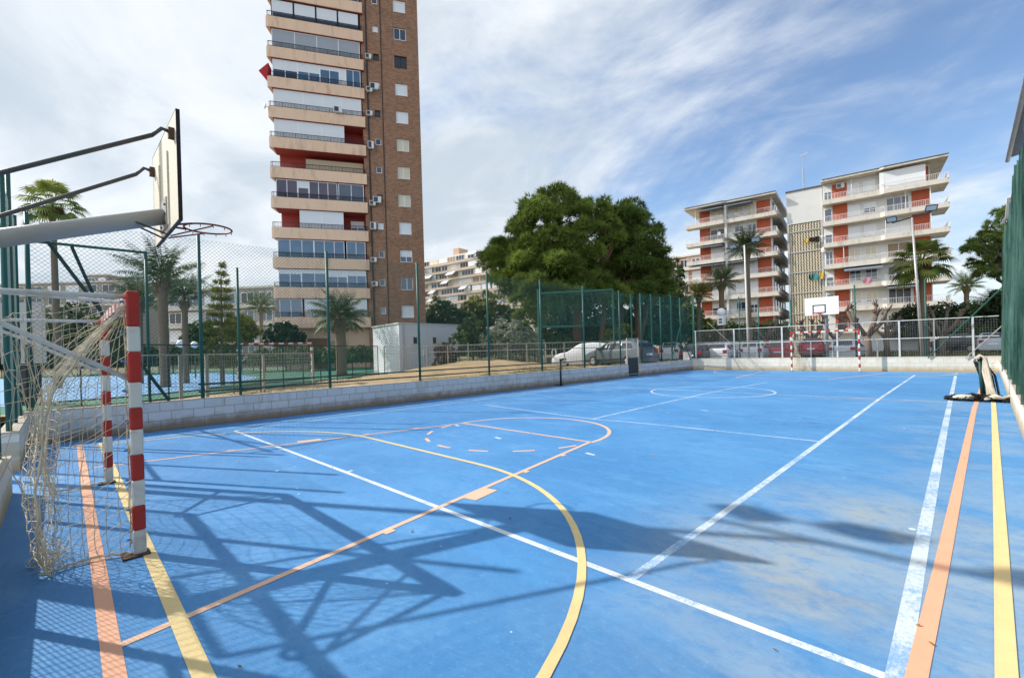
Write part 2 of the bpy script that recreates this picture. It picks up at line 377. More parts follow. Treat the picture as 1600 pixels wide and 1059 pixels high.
# fine scuffs and grit
sc = mth(nt, 'MULTIPLY', ramp(nt, noise(nt, pos(nt, (2, 5, 1)), 9, 6, .75, 1.2), .62, .74), .35); base = mixc(nt, sc, base, (.16, .36, .62))
sc = mth(nt, 'MULTIPLY', ramp(nt, noise(nt, pos(nt, (3, 5, 1), (5, 2, 0)), 5, 6, .75, 2.0), .64, .75), .45); base = mixc(nt, sc, base, (.03, .10, .24))
base = mixc(nt, mth(nt, 'MULTIPLY', ramp(nt, noise(nt, pos(nt, (1, 1.3, 1), (7, 1, 0)), 4.5, 8, .8, .3), .46, .68), .55), base, (.045, .20, .47))
base = mixc(nt, mth(nt, 'MULTIPLY', ramp(nt, noise(nt, pos(nt, (1, 1.6, 1), (2, 6, 0)), 11, 6, .8, .2), .50, .72), .30), base, (.19, .42, .66))
gr = ramp(nt, noise(nt, p, 45, 4, .8), .56, .74); base = mixc(nt, mth(nt, 'MULTIPLY', gr, .45), base, (.30, .47, .64))
def specks(sc_, rad, col, seed, share):
    global base
    vo = N(nt, 'ShaderNodeTexVoronoi', Scale=sc_); L(nt, pos(nt, (1, 1, 1), (seed, seed, 0)), vo.inputs['Vector'])
    sp_ = N(nt, 'ShaderNodeSeparateColor'); L(nt, vo.outputs['Color'], sp_.inputs[0])
    k = mth(nt, 'MULTIPLY', mth(nt, 'LESS_THAN', vo.outputs['Distance'], mth(nt, 'MULTIPLY', sp_.outputs[1], rad)), mth(nt, 'LESS_THAN', sp_.outputs[0], share))
    base = mixc(nt, k, base, col)
specks(2.2, .055, (.62, .68, .70), 3.3, .22); specks(3.1, .045, (.02, .04, .08), 8.1, .2); specks(1.1, .03, (.55, .16, .12), 5.7, .3); specks(5, .06, (.45, .6, .72), 1.9, .15)
L(nt, base, b.inputs['Base Color']); b.inputs['Specular IOR Level'].default_value = .3
L(nt, mth(nt, 'ADD', .52, mth(nt, 'MULTIPLY', noise(nt, p, 2, 4), .3)), b.inputs['Roughness'])
bump(nt, b, mth(nt, 'ADD', noise(nt, p, 160, 2), mth(nt, 'MULTIPLY', noise(nt, p, 14, 4), .8)), .22, .006)
M_court = m
WL0, WL1 = V((-6.85, -14.9, 0)), V((-6.5, 13.25, 0))            # inner foot of the left wall
WR0, WR1 = V((6.05, -14.9, 0)), V((6.72, 13.25, 0))             # inner foot of the right wall
mb = MB(); mb.prism([V((-7.0, -16.5, -.08)), V((7.0, -16.5, -.08)), V((7.0, 13.5, -.08)), V((-7.0, 13.5, -.08))], (0, 0, .08))
struct(mb.build('blue_court', M_court))
# painted lines: worn paint lets the blue through
def linemat(name, col, wear, col2=None):
    m, nt, b = new_mat(name); p = pos(nt)
    c = mixc(nt, noise(nt, p, 5, 5), [x*.86 for x in col], [min(1, x*1.06) for x in col])
    k = ramp(nt, mth(nt, 'ADD', mth(nt, 'MULTIPLY', noise(nt, p, 1.6, 3, .6), .42), mth(nt, 'MULTIPLY', noise(nt, pos(nt, (1, .5, 1)), 34, 6, .8), .58)), .62-wear*.17, .74-wear*.14)
    k2 = ramp(nt, noise(nt, p, 30, 5, .7), .60, .72)
    c = mixc(nt, mth(nt, 'MULTIPLY', k, .75), c, col2 or (.10, .30, .62)); c = mixc(nt, mth(nt, 'MULTIPLY', k2, .35), c, [x*.6 for x in col])
    L(nt, c, b.inputs['Base Color']); b.inputs['Roughness'].default_value = .62; b.inputs['Specular IOR Level'].default_value = .3
    bump(nt, b, noise(nt, p, 150, 2), .2, .005)
    return m
M_lw = linemat('white_line_paint', (.68, .72, .74), .75); M_lw2 = linemat('worn_white_line_paint', (.62, .69, .74), 1.05); M_lo = linemat('orange_line_paint', (.80, .42, .27), .38, (.62, .34, .25)); M_ly = linemat('yellow_line_paint', (.78, .60, .29), .38, (.52, .48, .3))
M_lp = linemat('pale_line_paint', (.80, .50, .35), .2, (.55, .42, .40))
def stroke(mb, pts, wd, z, mi=0):
    stroke.n += 1; z += .00012*(stroke.n % 11)
    pts = [V((q[0], q[1], 0)) for q in pts]; k = len(pts); vs = []
    for i, q in enumerate(pts):
        t = (pts[min(i+1, k-1)]-pts[max(0, i-1)]).normalized(); s = V((-t.y, t.x, 0))*wd/2
        vs += [q+s+V((0, 0, z)), q-s+V((0, 0, z))]
    mb.add(vs, [(2*i, 2*i+1, 2*i+3, 2*i+2) for i in range(k-1)], mi)
stroke.n = 0
def px(*ps): return [GP(*q) for q in ps]
def arc(cx, cy, r, a0, a1, n=40): return [V((cx+r*math.cos(math.radians(a0+(a1-a0)*i/n)), cy+r*math.sin(math.radians(a0+(a1-a0)*i/n)), 0)) for i in range(n+1)]
mb = MB(); z = .0008
stroke(mb, px((367, 673), (541.3, 737.7), (985, 906), (1399, 1062)), .058, z)          # base line
struct(mb.build('white_base_line', M_lw)); mb = MB()
stroke(mb, px((1392, 1108), (1440, 850), (1468, 708), (1493, 587)), .085, z)              # outer side line
stroke(mb, px((985, 904), (1110, 816), (1282.7, 690), (1376, 621.6), (1429.3, 586)), .068, z)   # inner side line
stroke(mb, px((1282, 689.5), (1010, 661.5), (925.7, 654.4), (755, 632)), .05, z)          # service line
stroke(mb, px((925.7, 654.4), (1020, 633), (1110, 612.9), (1200, 597)), .05, z)
stroke(mb, px((541.3, 737.5), (551, 734.5)), .05, z)
stroke(mb, [(-6.5, .45), (5.6, .35)], .06, z)                                             # halfway line
stroke(mb, arc(-.28, .42, 1.86, 0, 360, 64), .07, z)
stroke(mb, [(-5.9, -13.9), (-5.75, 12.2)], .05, z); stroke(mb, [(-5.35, -11.86), (-5.3, 11.7)], .05, z)
stroke(mb, [(-5.9, 12.3), (6.5, 12.45)], .06, z)
for q in ((714, 664.5), (778, 684), (1101, 641), (922, 709)):
    c = GP(*q); stroke(mb, [c-V((.09, -.02, 0)), c+V((.09, -.02, 0))], .06, z)
struct(mb.build('white_court_lines', M_lw2))
mb = MB(); z = .0022
stroke(mb, [(-6.1, -14.19), (2.70, -14.28), (4.8, -14.31)], .085, z)                         # end line
stroke(mb, px((1421, 1105), (1470, 890), (1523, 635)), .078, z); stroke(mb, px((1522, 640), (1541, 583)), .078, z)
key = [V((2.42, -14.24, 0))]+px((400, 911), (600, 817), (720, 773.0), (808, 740), (895, 702))
struct(mb.build('orange_side_lines', M_lo)); mb = MB(); key = [V((2.42, -14.24, 0)), V((1.31, -8.43, 0))]
stroke(mb, key, .06, z); stroke(mb, [(-3.40, -14.22), (-2.02, -8.42)], .06, z)
stroke(mb, [(-2.02, -8.42), (1.31, -8.43)], .06, z+.0004); stroke(mb, arc(-.355, -8.43, 1.70, 0, 180), .065, z)
for i in range(7):                                                                              # broken half circle inside the key
    a = 190+i*24.5; stroke(mb, arc(-.355, -8.43, 1.68, a, a+11.5, 6), .06, z)
for t, ln, wd in ((.30, .10, .05), (.50, .38, .16), (.665, .10, .05), (.83, .10, .05)):           # rebound blocks along both key sides
    for (a, b_, sgn) in ((V((2.42, -14.24, 0)), V((1.31, -8.43, 0)), 1), (V((-3.40, -14.22, 0)), V((-2.02, -8.42, 0)), -1)):
        d = (b_-a).normalized(); nn = V((d.y, -d.x, 0))*sgn; c = a+(b_-a)*t
        stroke(mb, [c+nn*(.03+wd/2)-d*ln/2, c+nn*(.03+wd/2)+d*ln/2], wd, z+.0006)
fk = [V((-2.1, 12.1, 0)), V((-1.75, 6.95, 0))]
stroke(mb, fk, .06, z); stroke(mb, [(3.1, 12.1), (1.75, 6.95)], .06, z); stroke(mb, [(-1.75, 6.95), (1.75, 6.95)], .06, z+.0004)
struct(mb.build('orange_key_lines', M_lp))
mb = MB(); z = .0036
stroke(mb, [(-6.0, -13.9), (3.02, -13.985), (4.9, -14.0)], .085, z)
stroke(mb, px((1575, 1105), (1564, 850), (1553, 640), (1549, 583)), .075, z)
D = arc(-2.15, -14.0, 3.5, 180, 90, 24)+arc(.95, -14.0, 3.5, 90, 0, 24)
stroke(mb, D, .062, z)
D = arc(1.95, 12.4, 3.5, 0, -90, 16)+arc(-1.1, 12.4, 3.5, -90, -180, 16)
stroke(mb, D, .06, z)
struct(mb.build('yellow_court_lines', M_ly))
# ------------------------------------------------------------------ low walls round the pitch
uL = (WL1-WL0).normalized(); uR = (WR1-WR0).normalized()
blk = ((.76, .75, .74), (.66, .65, .63))
M_wl = brickmat('white_blocks_left', uL, blk, (.34, .27, .18), .40, .20, .007, stain=(.40, .31, .20), stain_amt=.5, low_stain=(.24, .16, .08), bmp=.6, base_z=.02)
M_wx = brickmat('white_blocks_end', (1, 0), ((.82, .77, .66), (.74, .69, .58)), (.55, .46, .33), .40, .20, .006, stain=(.50, .38, .21), stain_amt=.45, low_stain=(.46, .31, .14), bmp=.5, base_z=.02)
M_wr = brickmat('white_blocks_right', uR, ((.78, .74, .67), (.72, .68, .60)), (.45, .38, .28), .40, .20, .006, stain=(.42, .33, .2), stain_amt=.5, low_stain=(.36, .27, .15), bmp=.4, base_z=.02)
M_cap = pm('wall_cap', (.50, .44, .36), .9, .3, 3, dirt=(.25, .19, .12), dirt_amt=.6, bmp=.4)
def wall_run(mb, a, b, h, th, out):
    a, b = V(a), V(b); o = V(out).normalized()*th
    mb.prism([a, b, b+o, a+o], (0, 0, h))
    c0 = o*-.008
    mb.prism([a+c0+V((0, 0, h)), b+c0+V((0, 0, h)), b+o*1.04+V((0, 0, h)), a+o*1.04+V((0, 0, h))], (0, 0, .025), 1)
nL = V((-uL.y, uL.x, 0))
def onL(y): return WL0+uL*((y-WL0.y)/uL.y)
mb = MB(); wall_run(mb, onL(-14.9), onL(5.85), .61, .20, nL)
tag(mb.build('block_wall', [M_wl, M_cap], loc=onL(-4.5)), 'long low white block wall along the left side of the blue pitch', 'wall')
mb = MB(); wall_run(mb, onL(7.05), onL(13.25), .61, .20, nL)
mb.box((onL(13).x-.42, 12.85, .635), (onL(13).x-.02, 13.15, 1.12))
tag(mb.build('block_wall', [M_wl, M_cap], loc=onL(10)), 'short low white block wall between the gate and the far corner', 'wall')
mb = MB(); wall_run(mb, (-6.6, 13.25, 0), (6.9, 13.25, 0), .68, .22, (0, 1, 0))
tag(mb.build('block_wall', [M_wx, M_cap], loc=(0, 13.25, 0)), 'cream low block wall across the far end under the white fence', 'wall')
mb = MB(); wall_run(mb, WR0, WR1, .5, .55, (uR.y, -uR.x, 0))
tag(mb.build('block_wall', [M_wr, M_cap], loc=(WR0+WR1)/2), 'broad low whitewashed wall on the right below the green netting', 'wall')
mb = MB(); wall_run(mb, (-2.45, -14.85, 0), (6.4, -14.85, 0), .42, .2, (0, -1, 0))
tag(mb.build('block_wall', [M_wx, M_cap], loc=(2, -14.85, 0)), 'low block wall behind the near goal on the camera side of the gap', 'wall')
mb = MB(); wall_run(mb, (-6.86, -14.85, 0), (-4.0, -14.85, 0), .55, .2, (0, -1, 0))
tag(mb.build('block_wall', [M_wx, M_cap], loc=(-5.4, -14.85, 0)), 'stained short block wall behind the near goal by the corner', 'wall')
# ------------------------------------------------------------------ fences
def post(mb, p, z0, z1, r=.035, n=8): mb.tube([V((p.x, p.y, z0)), V((p.x, p.y, z1))], r, n)
fl = thing('chain_link_fence', 'tall green chain link fence with slim posts on the left block wall', 'fence', onL(-4)+nL*.1)
for y, h in ((-14.8, 4.4), (-13.07, 3.88), (-12.12, 4.4), (-11.36, 3.72), (-9.2, 4.4), (-6.33, 4.43), (-3.4, 4.45), (-.53, 4.4), (2.33, 4.38), (5.3, 4.38), (7.35, 4.36), (9.5, 4.32), (11.93, 4.4)):
    mb = MB(); post(mb, onL(y)+nL*.1, .63, h, .038 if h > 4 else .03); mb.build('post', M_green, fl, smooth=True)
mb = MB(); wires(mb, onL(-14.8)+nL*.1, uL, 14.3, .66, 4.3, .085, .0030); mb.build('wire_mesh', M_wire, fl)
mb = MB(); wires(mb, onL(-.5)+nL*.1, uL, 6.2, .66, 4.3, .08, .0030); wires(mb, onL(7.1)+nL*.1, uL, 6.0, .66, 4.3, .08, .0030); mb.build('wire_mesh', M_wire, fl)
for z in (.78, .95):
    mb = MB(); mb.tube([onL(-12.2)+nL*.1+V((0, 0, z)), onL(5.8)+nL*.1+V((0, 0, z))], .02, 6); mb.build('rail', M_greend, fl)
mb = MB(); mb.tube([onL(-14.8)+nL*.1+V((0, 0, 3.86)), onL(-13.07)+nL*.1+V((0, 0, 3.86))], .028, 6); mb.build('rail', M_green, fl)
mb = MB(); mb.tube([onL(-14.6)+nL*.03+V((0, 0, 4.0)), onL(-12.75)+nL*.03+V((0, 0, .64))], .032, 6); mb.build('brace', M_greend, fl)
mb = MB(); mb.tube([onL(-14.2)+nL*.16+V((0, 0, 3.84)), onL(-13.2)+nL*.16+V((0, 0, .64))], .032, 6); mb.build('brace', M_greend, fl)
mb = MB(); mb.tube([onL(11.93)+nL*.02+V((0, 0, 3.0)), onL(10.5)+nL*.02+V((0, 0, .64))], .03, 6); mb.build('brace', M_green, fl)
mb = MB(); mb.tube([onL(11.93)+nL*.02+V((0, 0, 2.2)), onL(13.0)+nL*.02+V((0, 0, .64))], .03, 6); mb.build('brace', M_green, fl)
# near end fence: behind the camera side of the goal, its shadow lies over the pitch
fe = thing('chain_link_fence', 'tall chain link fence behind the near goal on the end wall', 'fence', (0, -14.95, 0))
for x, h in ((-6.9, 4.3), (-5.45, 4.7), (-4.15, 4.25), (-2.3, 2.2), (-1.4, 4.25), (1.2, 4.25), (3.9, 4.25), (6.3, 4.25)):
    mb = MB(); post(mb, V((x, -14.95, 0)), .44 if x > -2.4 else .0, h, .034); mb.build('post', M_green, fe, smooth=True)
for z, x0 in ((2.18, -2.3), (.56, -2.3), (1.38, 1.2)):
    mb = MB(); mb.tube([V((x0, -14.95, z)), V((6.3, -14.95, z))], .045 if z > 2 else .025, 6); mb.build('rail', M_green, fe)
mb = MB(); mb.tube([V((-6.9, -14.95, 2.18)), V((-4.15, -14.95, 2.18))], .03, 6); mb.build('rail', M_green, fe)
mb = MB(); wires(mb, V((-2.3, -14.95, 0)), V((1, 0, 0)), 8.6, .56, 2.18, .075, .0028); mb.build('wire_mesh', M_wire, fe)
mb = MB(); wires(mb, V((-2.3, -14.95, 0)), V((1, 0, 0)), 8.6, 2.18, 4.2, .11, .0018); mb.build('wire_mesh', M_wire, fe)
mb = MB(); wires(mb, V((-6.9, -14.95, 0)), V((1, 0, 0)), 2.75, .6, 4.2, .088, .0020); mb.build('wire_mesh', M_wire, fe)
# far end fence: white frame with welded mesh, tall green posts behind it
ff = thing('white_mesh_fence', 'white framed mesh fence standing on the far end wall before the parked cars', 'fence', (0, 13.36, 0))
yF = 13.36
def fx(p): return RY(p[0], p[1], yF)
for q in ((1087, 530), (1147, 530), (1222, 528), (1308, 520), (1405, 520), (1520, 510)):
    a = fx(q); mb = MB(); mb.bar(V((a.x, yF, .7)), V((a.x, yF, 2.42)), .07 if q[0] != 1087 else .05); mb.build('post', M_white, ff)
for q in ((1183, 550), (1267, 540), (1301, 550), (1371, 545), (1460, 540)):
    a = fx(q); mb = MB(); mb.bar(V((a.x, yF, .7)), V((a.x, yF, 1.6 if q[0] < 1400 else 2.4)), .045); mb.build('post', M_galv, ff)
for z in (2.40, 1.56):
    mb = MB(); mb.bar(V((-6.4, yF+.002, z)), V((6.75, yF+.002, z)), .036); mb.build('rail', M_white, ff)
for z in (.98, .84):
    mb = MB(); mb.bar(V((-6.4, yF+.05, z)), V((2.3, yF+.05, z)), .03); mb.build('rail', M_green, ff)
mb = MB(); wire_grid(mb, V((-6.4, yF+.03, 0)), V((1, 0, 0)), 13.1, .72, 2.38, .085, .11, .0022); mb.build('wire_mesh', M_gwire, ff)
for q, zt in (((1083, 460), 4.4), ((1154, 464), 4.3), ((1184, 464), 4.2), ((1235, 468), 4.4), ((1335, 445), 4.6), ((1445, 436), 4.6)):
    a = RY(q[0], q[1], 13.62); mb = MB(); post(mb, a, .1, a.z, .035); tag(mb.build('fence_post', M_green, loc=(a.x, 13.62, .1), smooth=True),
        {1083: 'tall green steel post at the far left corner of the pitch', 1154: 'tall green post beside the white lamp column behind the far fence', 1184: 'tall green post to the right of the white lamp column', 1235: 'tall green post behind the left upright of the far goal',
         1335: 'tall green post behind the right upright of the far goal', 1445: 'tall green post beside the floodlight pole at far right'}[q[0]], 'fence post', 'tall green posts behind the far fence')
a = RY(1575, 440, 13.2); b_ = RY(1450, 559, 13.2)
mb = MB(); mb.tube([a, b_], .024, 6)
tag(mb.build('brace_pole', M_green, loc=b_), 'long slanting green brace pole at the far right corner', 'brace')
a = RY(1570, 505, 13.2); b_ = RY(1508, 560, 13.2)
mb = MB(); mb.tube([a, b_], .02, 6)
tag(mb.build('brace_pole', M_galv, loc=b_), 'short pale slanting brace in front of the silver hatchback', 'brace')
a = RY(1105, 503, 13.25); b_ = RY(1205, 583, 12.9)
mb = MB(); mb.tube([a, V((a.x+3.0, 12.95, .05))], .016, 6)
tag(mb.build('stay_cable', M_galv, loc=a), 'thin slanting stay rod at the far left corner', 'brace')
# gate in the left wall
gt = thing('wire_gate', 'white framed wire gate with a dark lower panel in the left wall', 'gate', onL(6.45))
ga, gb = onL(5.9)+nL*.1, onL(7.0)+nL*.1
for q in (ga, gb):
    mb = MB(); mb.bar(V((q.x, q.y, 0)), V((q.x, q.y, 1.98)), .05); mb.build('post', M_galv, gt)
for z in (1.95, 1.0, .12):
    mb = MB(); mb.bar(ga+V((0, 0, z)), gb+V((0, 0, z)), .04); mb.build('rail', M_galv, gt)
mb = MB(); mb.box((-.012, .04, .15), (.012, 1.06, .97), M=Matrix.Translation(ga)); mb.build('panel', pm('dark_panel', (.035, .045, .05), .6), gt)
mb = MB(); wire_grid(mb, ga, (gb-ga).normalized(), 1.1, 1.02, 1.92, .06, .06, .002); mb.build('wire_mesh', M_gwire, gt)
# green netting on the right
nR = V((uR.y, -uR.x, 0))
def onR(y): return WR0+uR*((y-WR0.y)/uR.y)
M_gnet = netmat('green_netting', (.016, .074, .054), .74)
rf = thing('netting_screen', 'high green netting screen hanging in folds along the right wall', 'netting', onR(0)+nR*.14)
ny, nz = 900, 14; vs = []
for i in range(ny+1):
    y = -14.8+27.4*i/ny; q = onR(y)
    for k in range(nz+1):
        t = k/nz; z = .48+t*(5.25+.2*math.sin(y*.8)-.48)
        f = .075*math.sin(y*5.1+1.3*math.sin(y*1.7)+t*.9)+.055*math.sin(y*13+t*2.6+2*math.sin(y*.9))+.025*math.sin(y*29+t*5+3*math.sin(y*2.3))
        f *= (.5+.9*(1-t))
        s = q+nR*(.17+f+.05*t)
        vs.append((s.x, s.y, z+(.10*math.sin(y*3.3) if k == 0 else 0)))
fs = [(i*(nz+1)+k, (i+1)*(nz+1)+k, (i+1)*(nz+1)+k+1, i*(nz+1)+k+1) for i in range(ny) for k in range(nz)]
npmesh('netting', vs, fs, M_gnet, rf, smooth=True)
for y in (-13.5, -8.6, -3.6, 1.4, 6.2, 11.0, 12.9):
    mb = MB(); post(mb, onR(y)+nR*.36,   .5, 5.6, .045); mb.build('post', M_green, rf, smooth=True)
mb = MB(); mb.tube([onR(-14.8)+nR*.30+V((0, 0, 5.4)), onR(12.9)+nR*.30+V((0, 0, 5.4))], .02, 6); mb.build('top_cable', M_galv, rf)
mb = MB()
for i in range(3000):
    y = -14+26.8*R_.random(); q = onR(y)+nR*(.12+.26*R_.random()); a = R_.random()*6.28; s = .025+.05*R_.random()
    mb.add([q+V((math.cos(a)*s, math.sin(a)*s, .53)), q+V((-math.sin(a)*s, math.cos(a)*s, .535)), q+V((-math.cos(a)*s*.6, -math.sin(a)*s*.6, .53+s*.8))], [(0, 1, 2)])
stuff(mb.build('dry_leaves', leafmat('dry_leaf', (.12, .07, .03), (.26, .15, .06), .1)))
# building on the right whose eaves show above the netting
sh = thing('sports_hall', 'grey hall with corrugated roof edge rising above the green netting', 'building', (8.5, 0, 0))
mb = MB(); mb.prism([V((7.75, -16, 0)), V((16, -16, 0)), V((16, 11.2, 0)), V((7.8, 11.2, 0))], (0, 0, 8.3)); mb.build('wall', pm('hall_wall', (.5, .49, .47), .85, .15, 1.5), sh)
vs = []; nn = 220
for i in range(nn+1):
    y = -16+27.6*i/nn; z = .035*math.sin(i*math.pi/2)
    for (x, zz) in ((6.98+(.1*(i/nn-.6)), 8.5), (16.4, 10.1)): vs.append((x, y, zz+z)); vs.append((x, y, zz+z-.05))
fs = []
for i in range(nn):
    a = i*4; fs += [(a, a+4, a+6, a+2), (a+1, a+3, a+7, a+5), (a, a+1, a+5, a+4)]
npmesh('roof', vs, fs, pm('roof_sheet', (.34, .34, .34), .6, .2, 2, dirt=(.25, .17, .1), dirt_amt=.4), sh)
mb = MB(); mb.tube([V((6.98, -16, 8.36)), V((7.03, 11.6, 8.36))], .07, 8); mb.build('gutter', M_galv, sh, smooth=True)
mb = MB(); mb.prism([V((7.0, 11.8, 6.95)), V((7.12, 16.0, 6.85)), V((13, 16.0, 8.0)), V((13, 11.8, 8.0))], (0, 0, .1))
mb.prism([V((7.5, 11.9, 0)), V((7.6, 15.8, 0)), V((13, 15.8, 0)), V((13, 11.9, 0))], (0, 0, 6.9))
tag(mb.build('lean_to_shed', pm('shed_white', (.72, .72, .70), .6), loc=(10, 14, 0)), 'lower white shed roof just beyond the corrugated hall roof', 'shed')
# ------------------------------------------------------------------ goals
BANDS = (0, .2, .39, .59, .79, .99, 1.16, 1.36, 1.60, 1.80, 2.08)
def goal_post(x, y, parent, flip=0):
    mb = MB(); h = .04
    for i in range(len(BANDS)-1):
        mb.box((x-h, y-h, BANDS[i]+(.012 if i == 0 else 0)), (x+h, y+h, BANDS[i+1]), (i+flip) % 2)
    o = mb.build('post', [M_goalw, M_goalr], parent)
    bv = o.modifiers.new('bevel', 'BEVEL'); bv.width = .014; bv.segments = 3; bv.limit_method = 'ANGLE'
    mb = MB(); mb.box((x-.075, y-.11, .004), (x+.075, y+.06, .014)); mb.build('foot_plate', M_rust, parent)
    return o
def crossbar(x0, x1, y, parent, z=2.0):
    mb = MB(); n = 15; d = (x1-x0-.08)/n
    for i in range(n): mb.box((x0+.04+d*i, y-.039, z+.001), (x0+.04+d*(i+1), y+.039, z+.079), (i+1) % 2)
    mb.build('crossbar', [M_goalw, M_goalr], parent)
def cords(mb, grid, r, mi=0):
    """a knotted net: one cord along every row and column of the grid"""
    for row in grid: mb.tube(row, r, 3, mi, cap=False)
    for j in range(len(grid[0])): mb.tube([g[j] for g in grid], r, 3, mi, cap=False)
def bez(pts, t):
    pts = [V(p) for p in pts]
    while len(pts) > 1: pts = [pts[i].lerp(pts[i+1], t) for i in range(len(pts)-1)]
    return pts[0]
def jig(a): return V((R_.uniform(-a, a), R_.uniform(-a, a), R_.uniform(-a, a)))
gx0, gx1, gy = -2.06, 1.0, -14.02
gl = thing('handball_goal', 'red and white banded goal with a torn net in the left foreground', 'goal', (-.53, gy, 0))
goal_post(gx1, gy, gl); goal_post(gx0, gy, gl); crossbar(gx0, gx1, gy, gl)
for x in (gx1-.01, gx0+.01):
    # support bracket: out along the top, round a tight bend and back down to the upright
    pts = [V((x, gy-.03, 2.035)), V((x, gy-.74, 2.035))]
    for i in range(7):
        a = math.radians(90+28*i)
        pts.append(V((x, gy-.80+.075*math.cos(a), 1.960+.075*math.sin(a))))
    pts += [V((x, gy-.72, 1.835)), V((x, gy-.03, 1.385))]
    mb = MB(); mb.tube(pts, .019, 8); mb.build('net_bracket', M_goalw, gl, smooth=True)
mb = MB(); mb.tube([V((gx1-.02, gy-.76, 2.03)), V((gx1-.42, gy-.03, 2.03))], .014, 6); mb.build('gusset_bar', M_goalw, gl, smooth=True)
# net: the back drapes from the crossbar, sags and gathers on the ground; torn sides hang from the uprights
PR = [(-.02, 2.00), (-.12, 1.84), (-.26, 1.64), (-.38, 1.46), (-.46, 1.30), (-.50, 1.12), (-.515, .95), (-.53, .78), (-.55, .6), (-.55, .44), (-.55, .30), (-.545, .17), (-.53, .07), (-.49, .02)]
def prof(t):
    f = t*(len(PR)-1); i = min(int(f), len(PR)-2); f -= i
    return PR[i][0]*(1-f)+PR[i+1][0]*f, PR[i][1]*(1-f)+PR[i+1][1]*f
mb = MB(); nx, nt_ = 20, 24
grid = []
for i in range(nx+1):
    s = i/nx; x = gx1-.02-(gx1-gx0-.04)*s; row = []
    bulge = .10*math.sin(s*9)+.06*math.sin(s*23)
    for k in range(nt_+1):
        t = k/nt_; y, z = prof(t); row.append(V((x+.05*math.sin(t*7+s*20), gy+y-bulge*math.sin(t*math.pi)*.7, max(.012, z+.03*math.sin(s*31+t*5)*math.sin(t*math.pi))))+jig(.007))
    grid.append(row)
cords(mb, grid, .0026); mb.build('back_net', M_net, gl)
for (xx, sg) in ((gx1, 1), (gx0, -1)):
    mb = MB(); n_, m_ = 7, 20; grid = []
    for k in range(m_+1):                                        # rows from the top corner to the ground
        t = k/m_; y1, z1 = prof(.08+t*.92); zz = 2.0*(1-t)**1.0*.97+.02; row = []
        for i in range(n_+1):
            s = i/n_
            a = V((xx, gy-.045, zz)); b_ = V((xx-.10*sg*t, gy+y1+.02, min(z1, zz+.3)))
            q = a.lerp(b_, s); q.z -= .05*math.sin(s*math.pi)*(.4+t); q.x -= sg*.06*math.sin(s*math.pi)*math.sin(t*9)
            q = q+jig(.008); q.z = max(.012, q.z); row.append(q)
        grid.append(row)
    cords(mb, grid, .0028); mb.build('side_net', M_net, gl)
    mb = MB()                                                    # upper corner between bracket and sagging back
    grid = []
    for k in range(9):
        t = k/8; y1, z1 = prof(t*.40); a = V((xx, gy-.06-.50*t, 2.02)); b_ = V((xx-.03*sg, gy+y1, z1)); row = []
        for i in range(8):
            s = i/7; q = a.lerp(b_, s); q.z -= .05*math.sin(s*math.pi); row.append(q+jig(.012))
        grid.append(row)
    cords(mb, grid, .0026)
    grid = []                                                    # loose cloth hanging behind the bracket
    for i in range(8):
        s = i/7; row = []
        for k in range(19):
            t = k/18; y = gy-.50-.30*s+.02*t+.30*s*t-.04*math.sin(t*6+s*5); z = 1.9*(1-t)**1.15+.015-.12*s*(1-t)
            q = V((xx-sg*(.03+.22*t*s+.05*math.sin(t*11+s*6)), y-.02*math.sin(t*14+s*9), z))+jig(.016); q.z = max(.012, q.z); row.append(q)
        grid.append(row)
    cords(mb, grid, .0027); mb.build('loose_net', M_net, gl)
    mb = MB(); ln = [V((xx, gy+prof(t/20)[0]-.0, max(.02, prof(t/20)[1]))) + jig(.012) for t in range(21)]; mb.tube(ln, .0075, 5)
    ln = [V((xx-.02*sg-.10*sg*math.sin(i/14*3.14), gy-.05-.50*i/14, .014+.02*abs(math.sin(i*1.7)))) for i in range(15)]; mb.tube(ln, .009, 5)
    ln = [V((xx-.035*sg, gy-.05, .06+1.9*i/24))+jig(.006) for i in range(25)]; mb.tube(ln, .005, 5)
    mb.build('edge_rope', M_net, gl)
mb = MB()                                                        # heap of gathered cord lying on the paint
for i in range(22):
    c = V((gx1-.36+R_.gauss(0, .11), gy-.50+R_.gauss(0, .05), 0)); a = R_.random()*6.28; r = .04+.09*R_.random(); h = .02+.20*R_.random()**2
    mb.tube([c+V((r*math.cos(a+.9*k), r*math.sin(a+.9*k)*.8, max(.008, h*(1-abs(k-2.5)/3)+.01*R_.random()))) for k in range(6)], .0028, 3, cap=False)
mb.build('net_heap', M_net, gl)
for i in range(9):
    z = .10+i*.235; mb = MB(); mb.tube([V((gx1-.045+.014*math.cos(a), gy-.052+.02*math.sin(a), z+.004*a)) for a in [k*.9 for k in range(8)]], .007, 4); mb.build('net_tie', M_rope, gl)
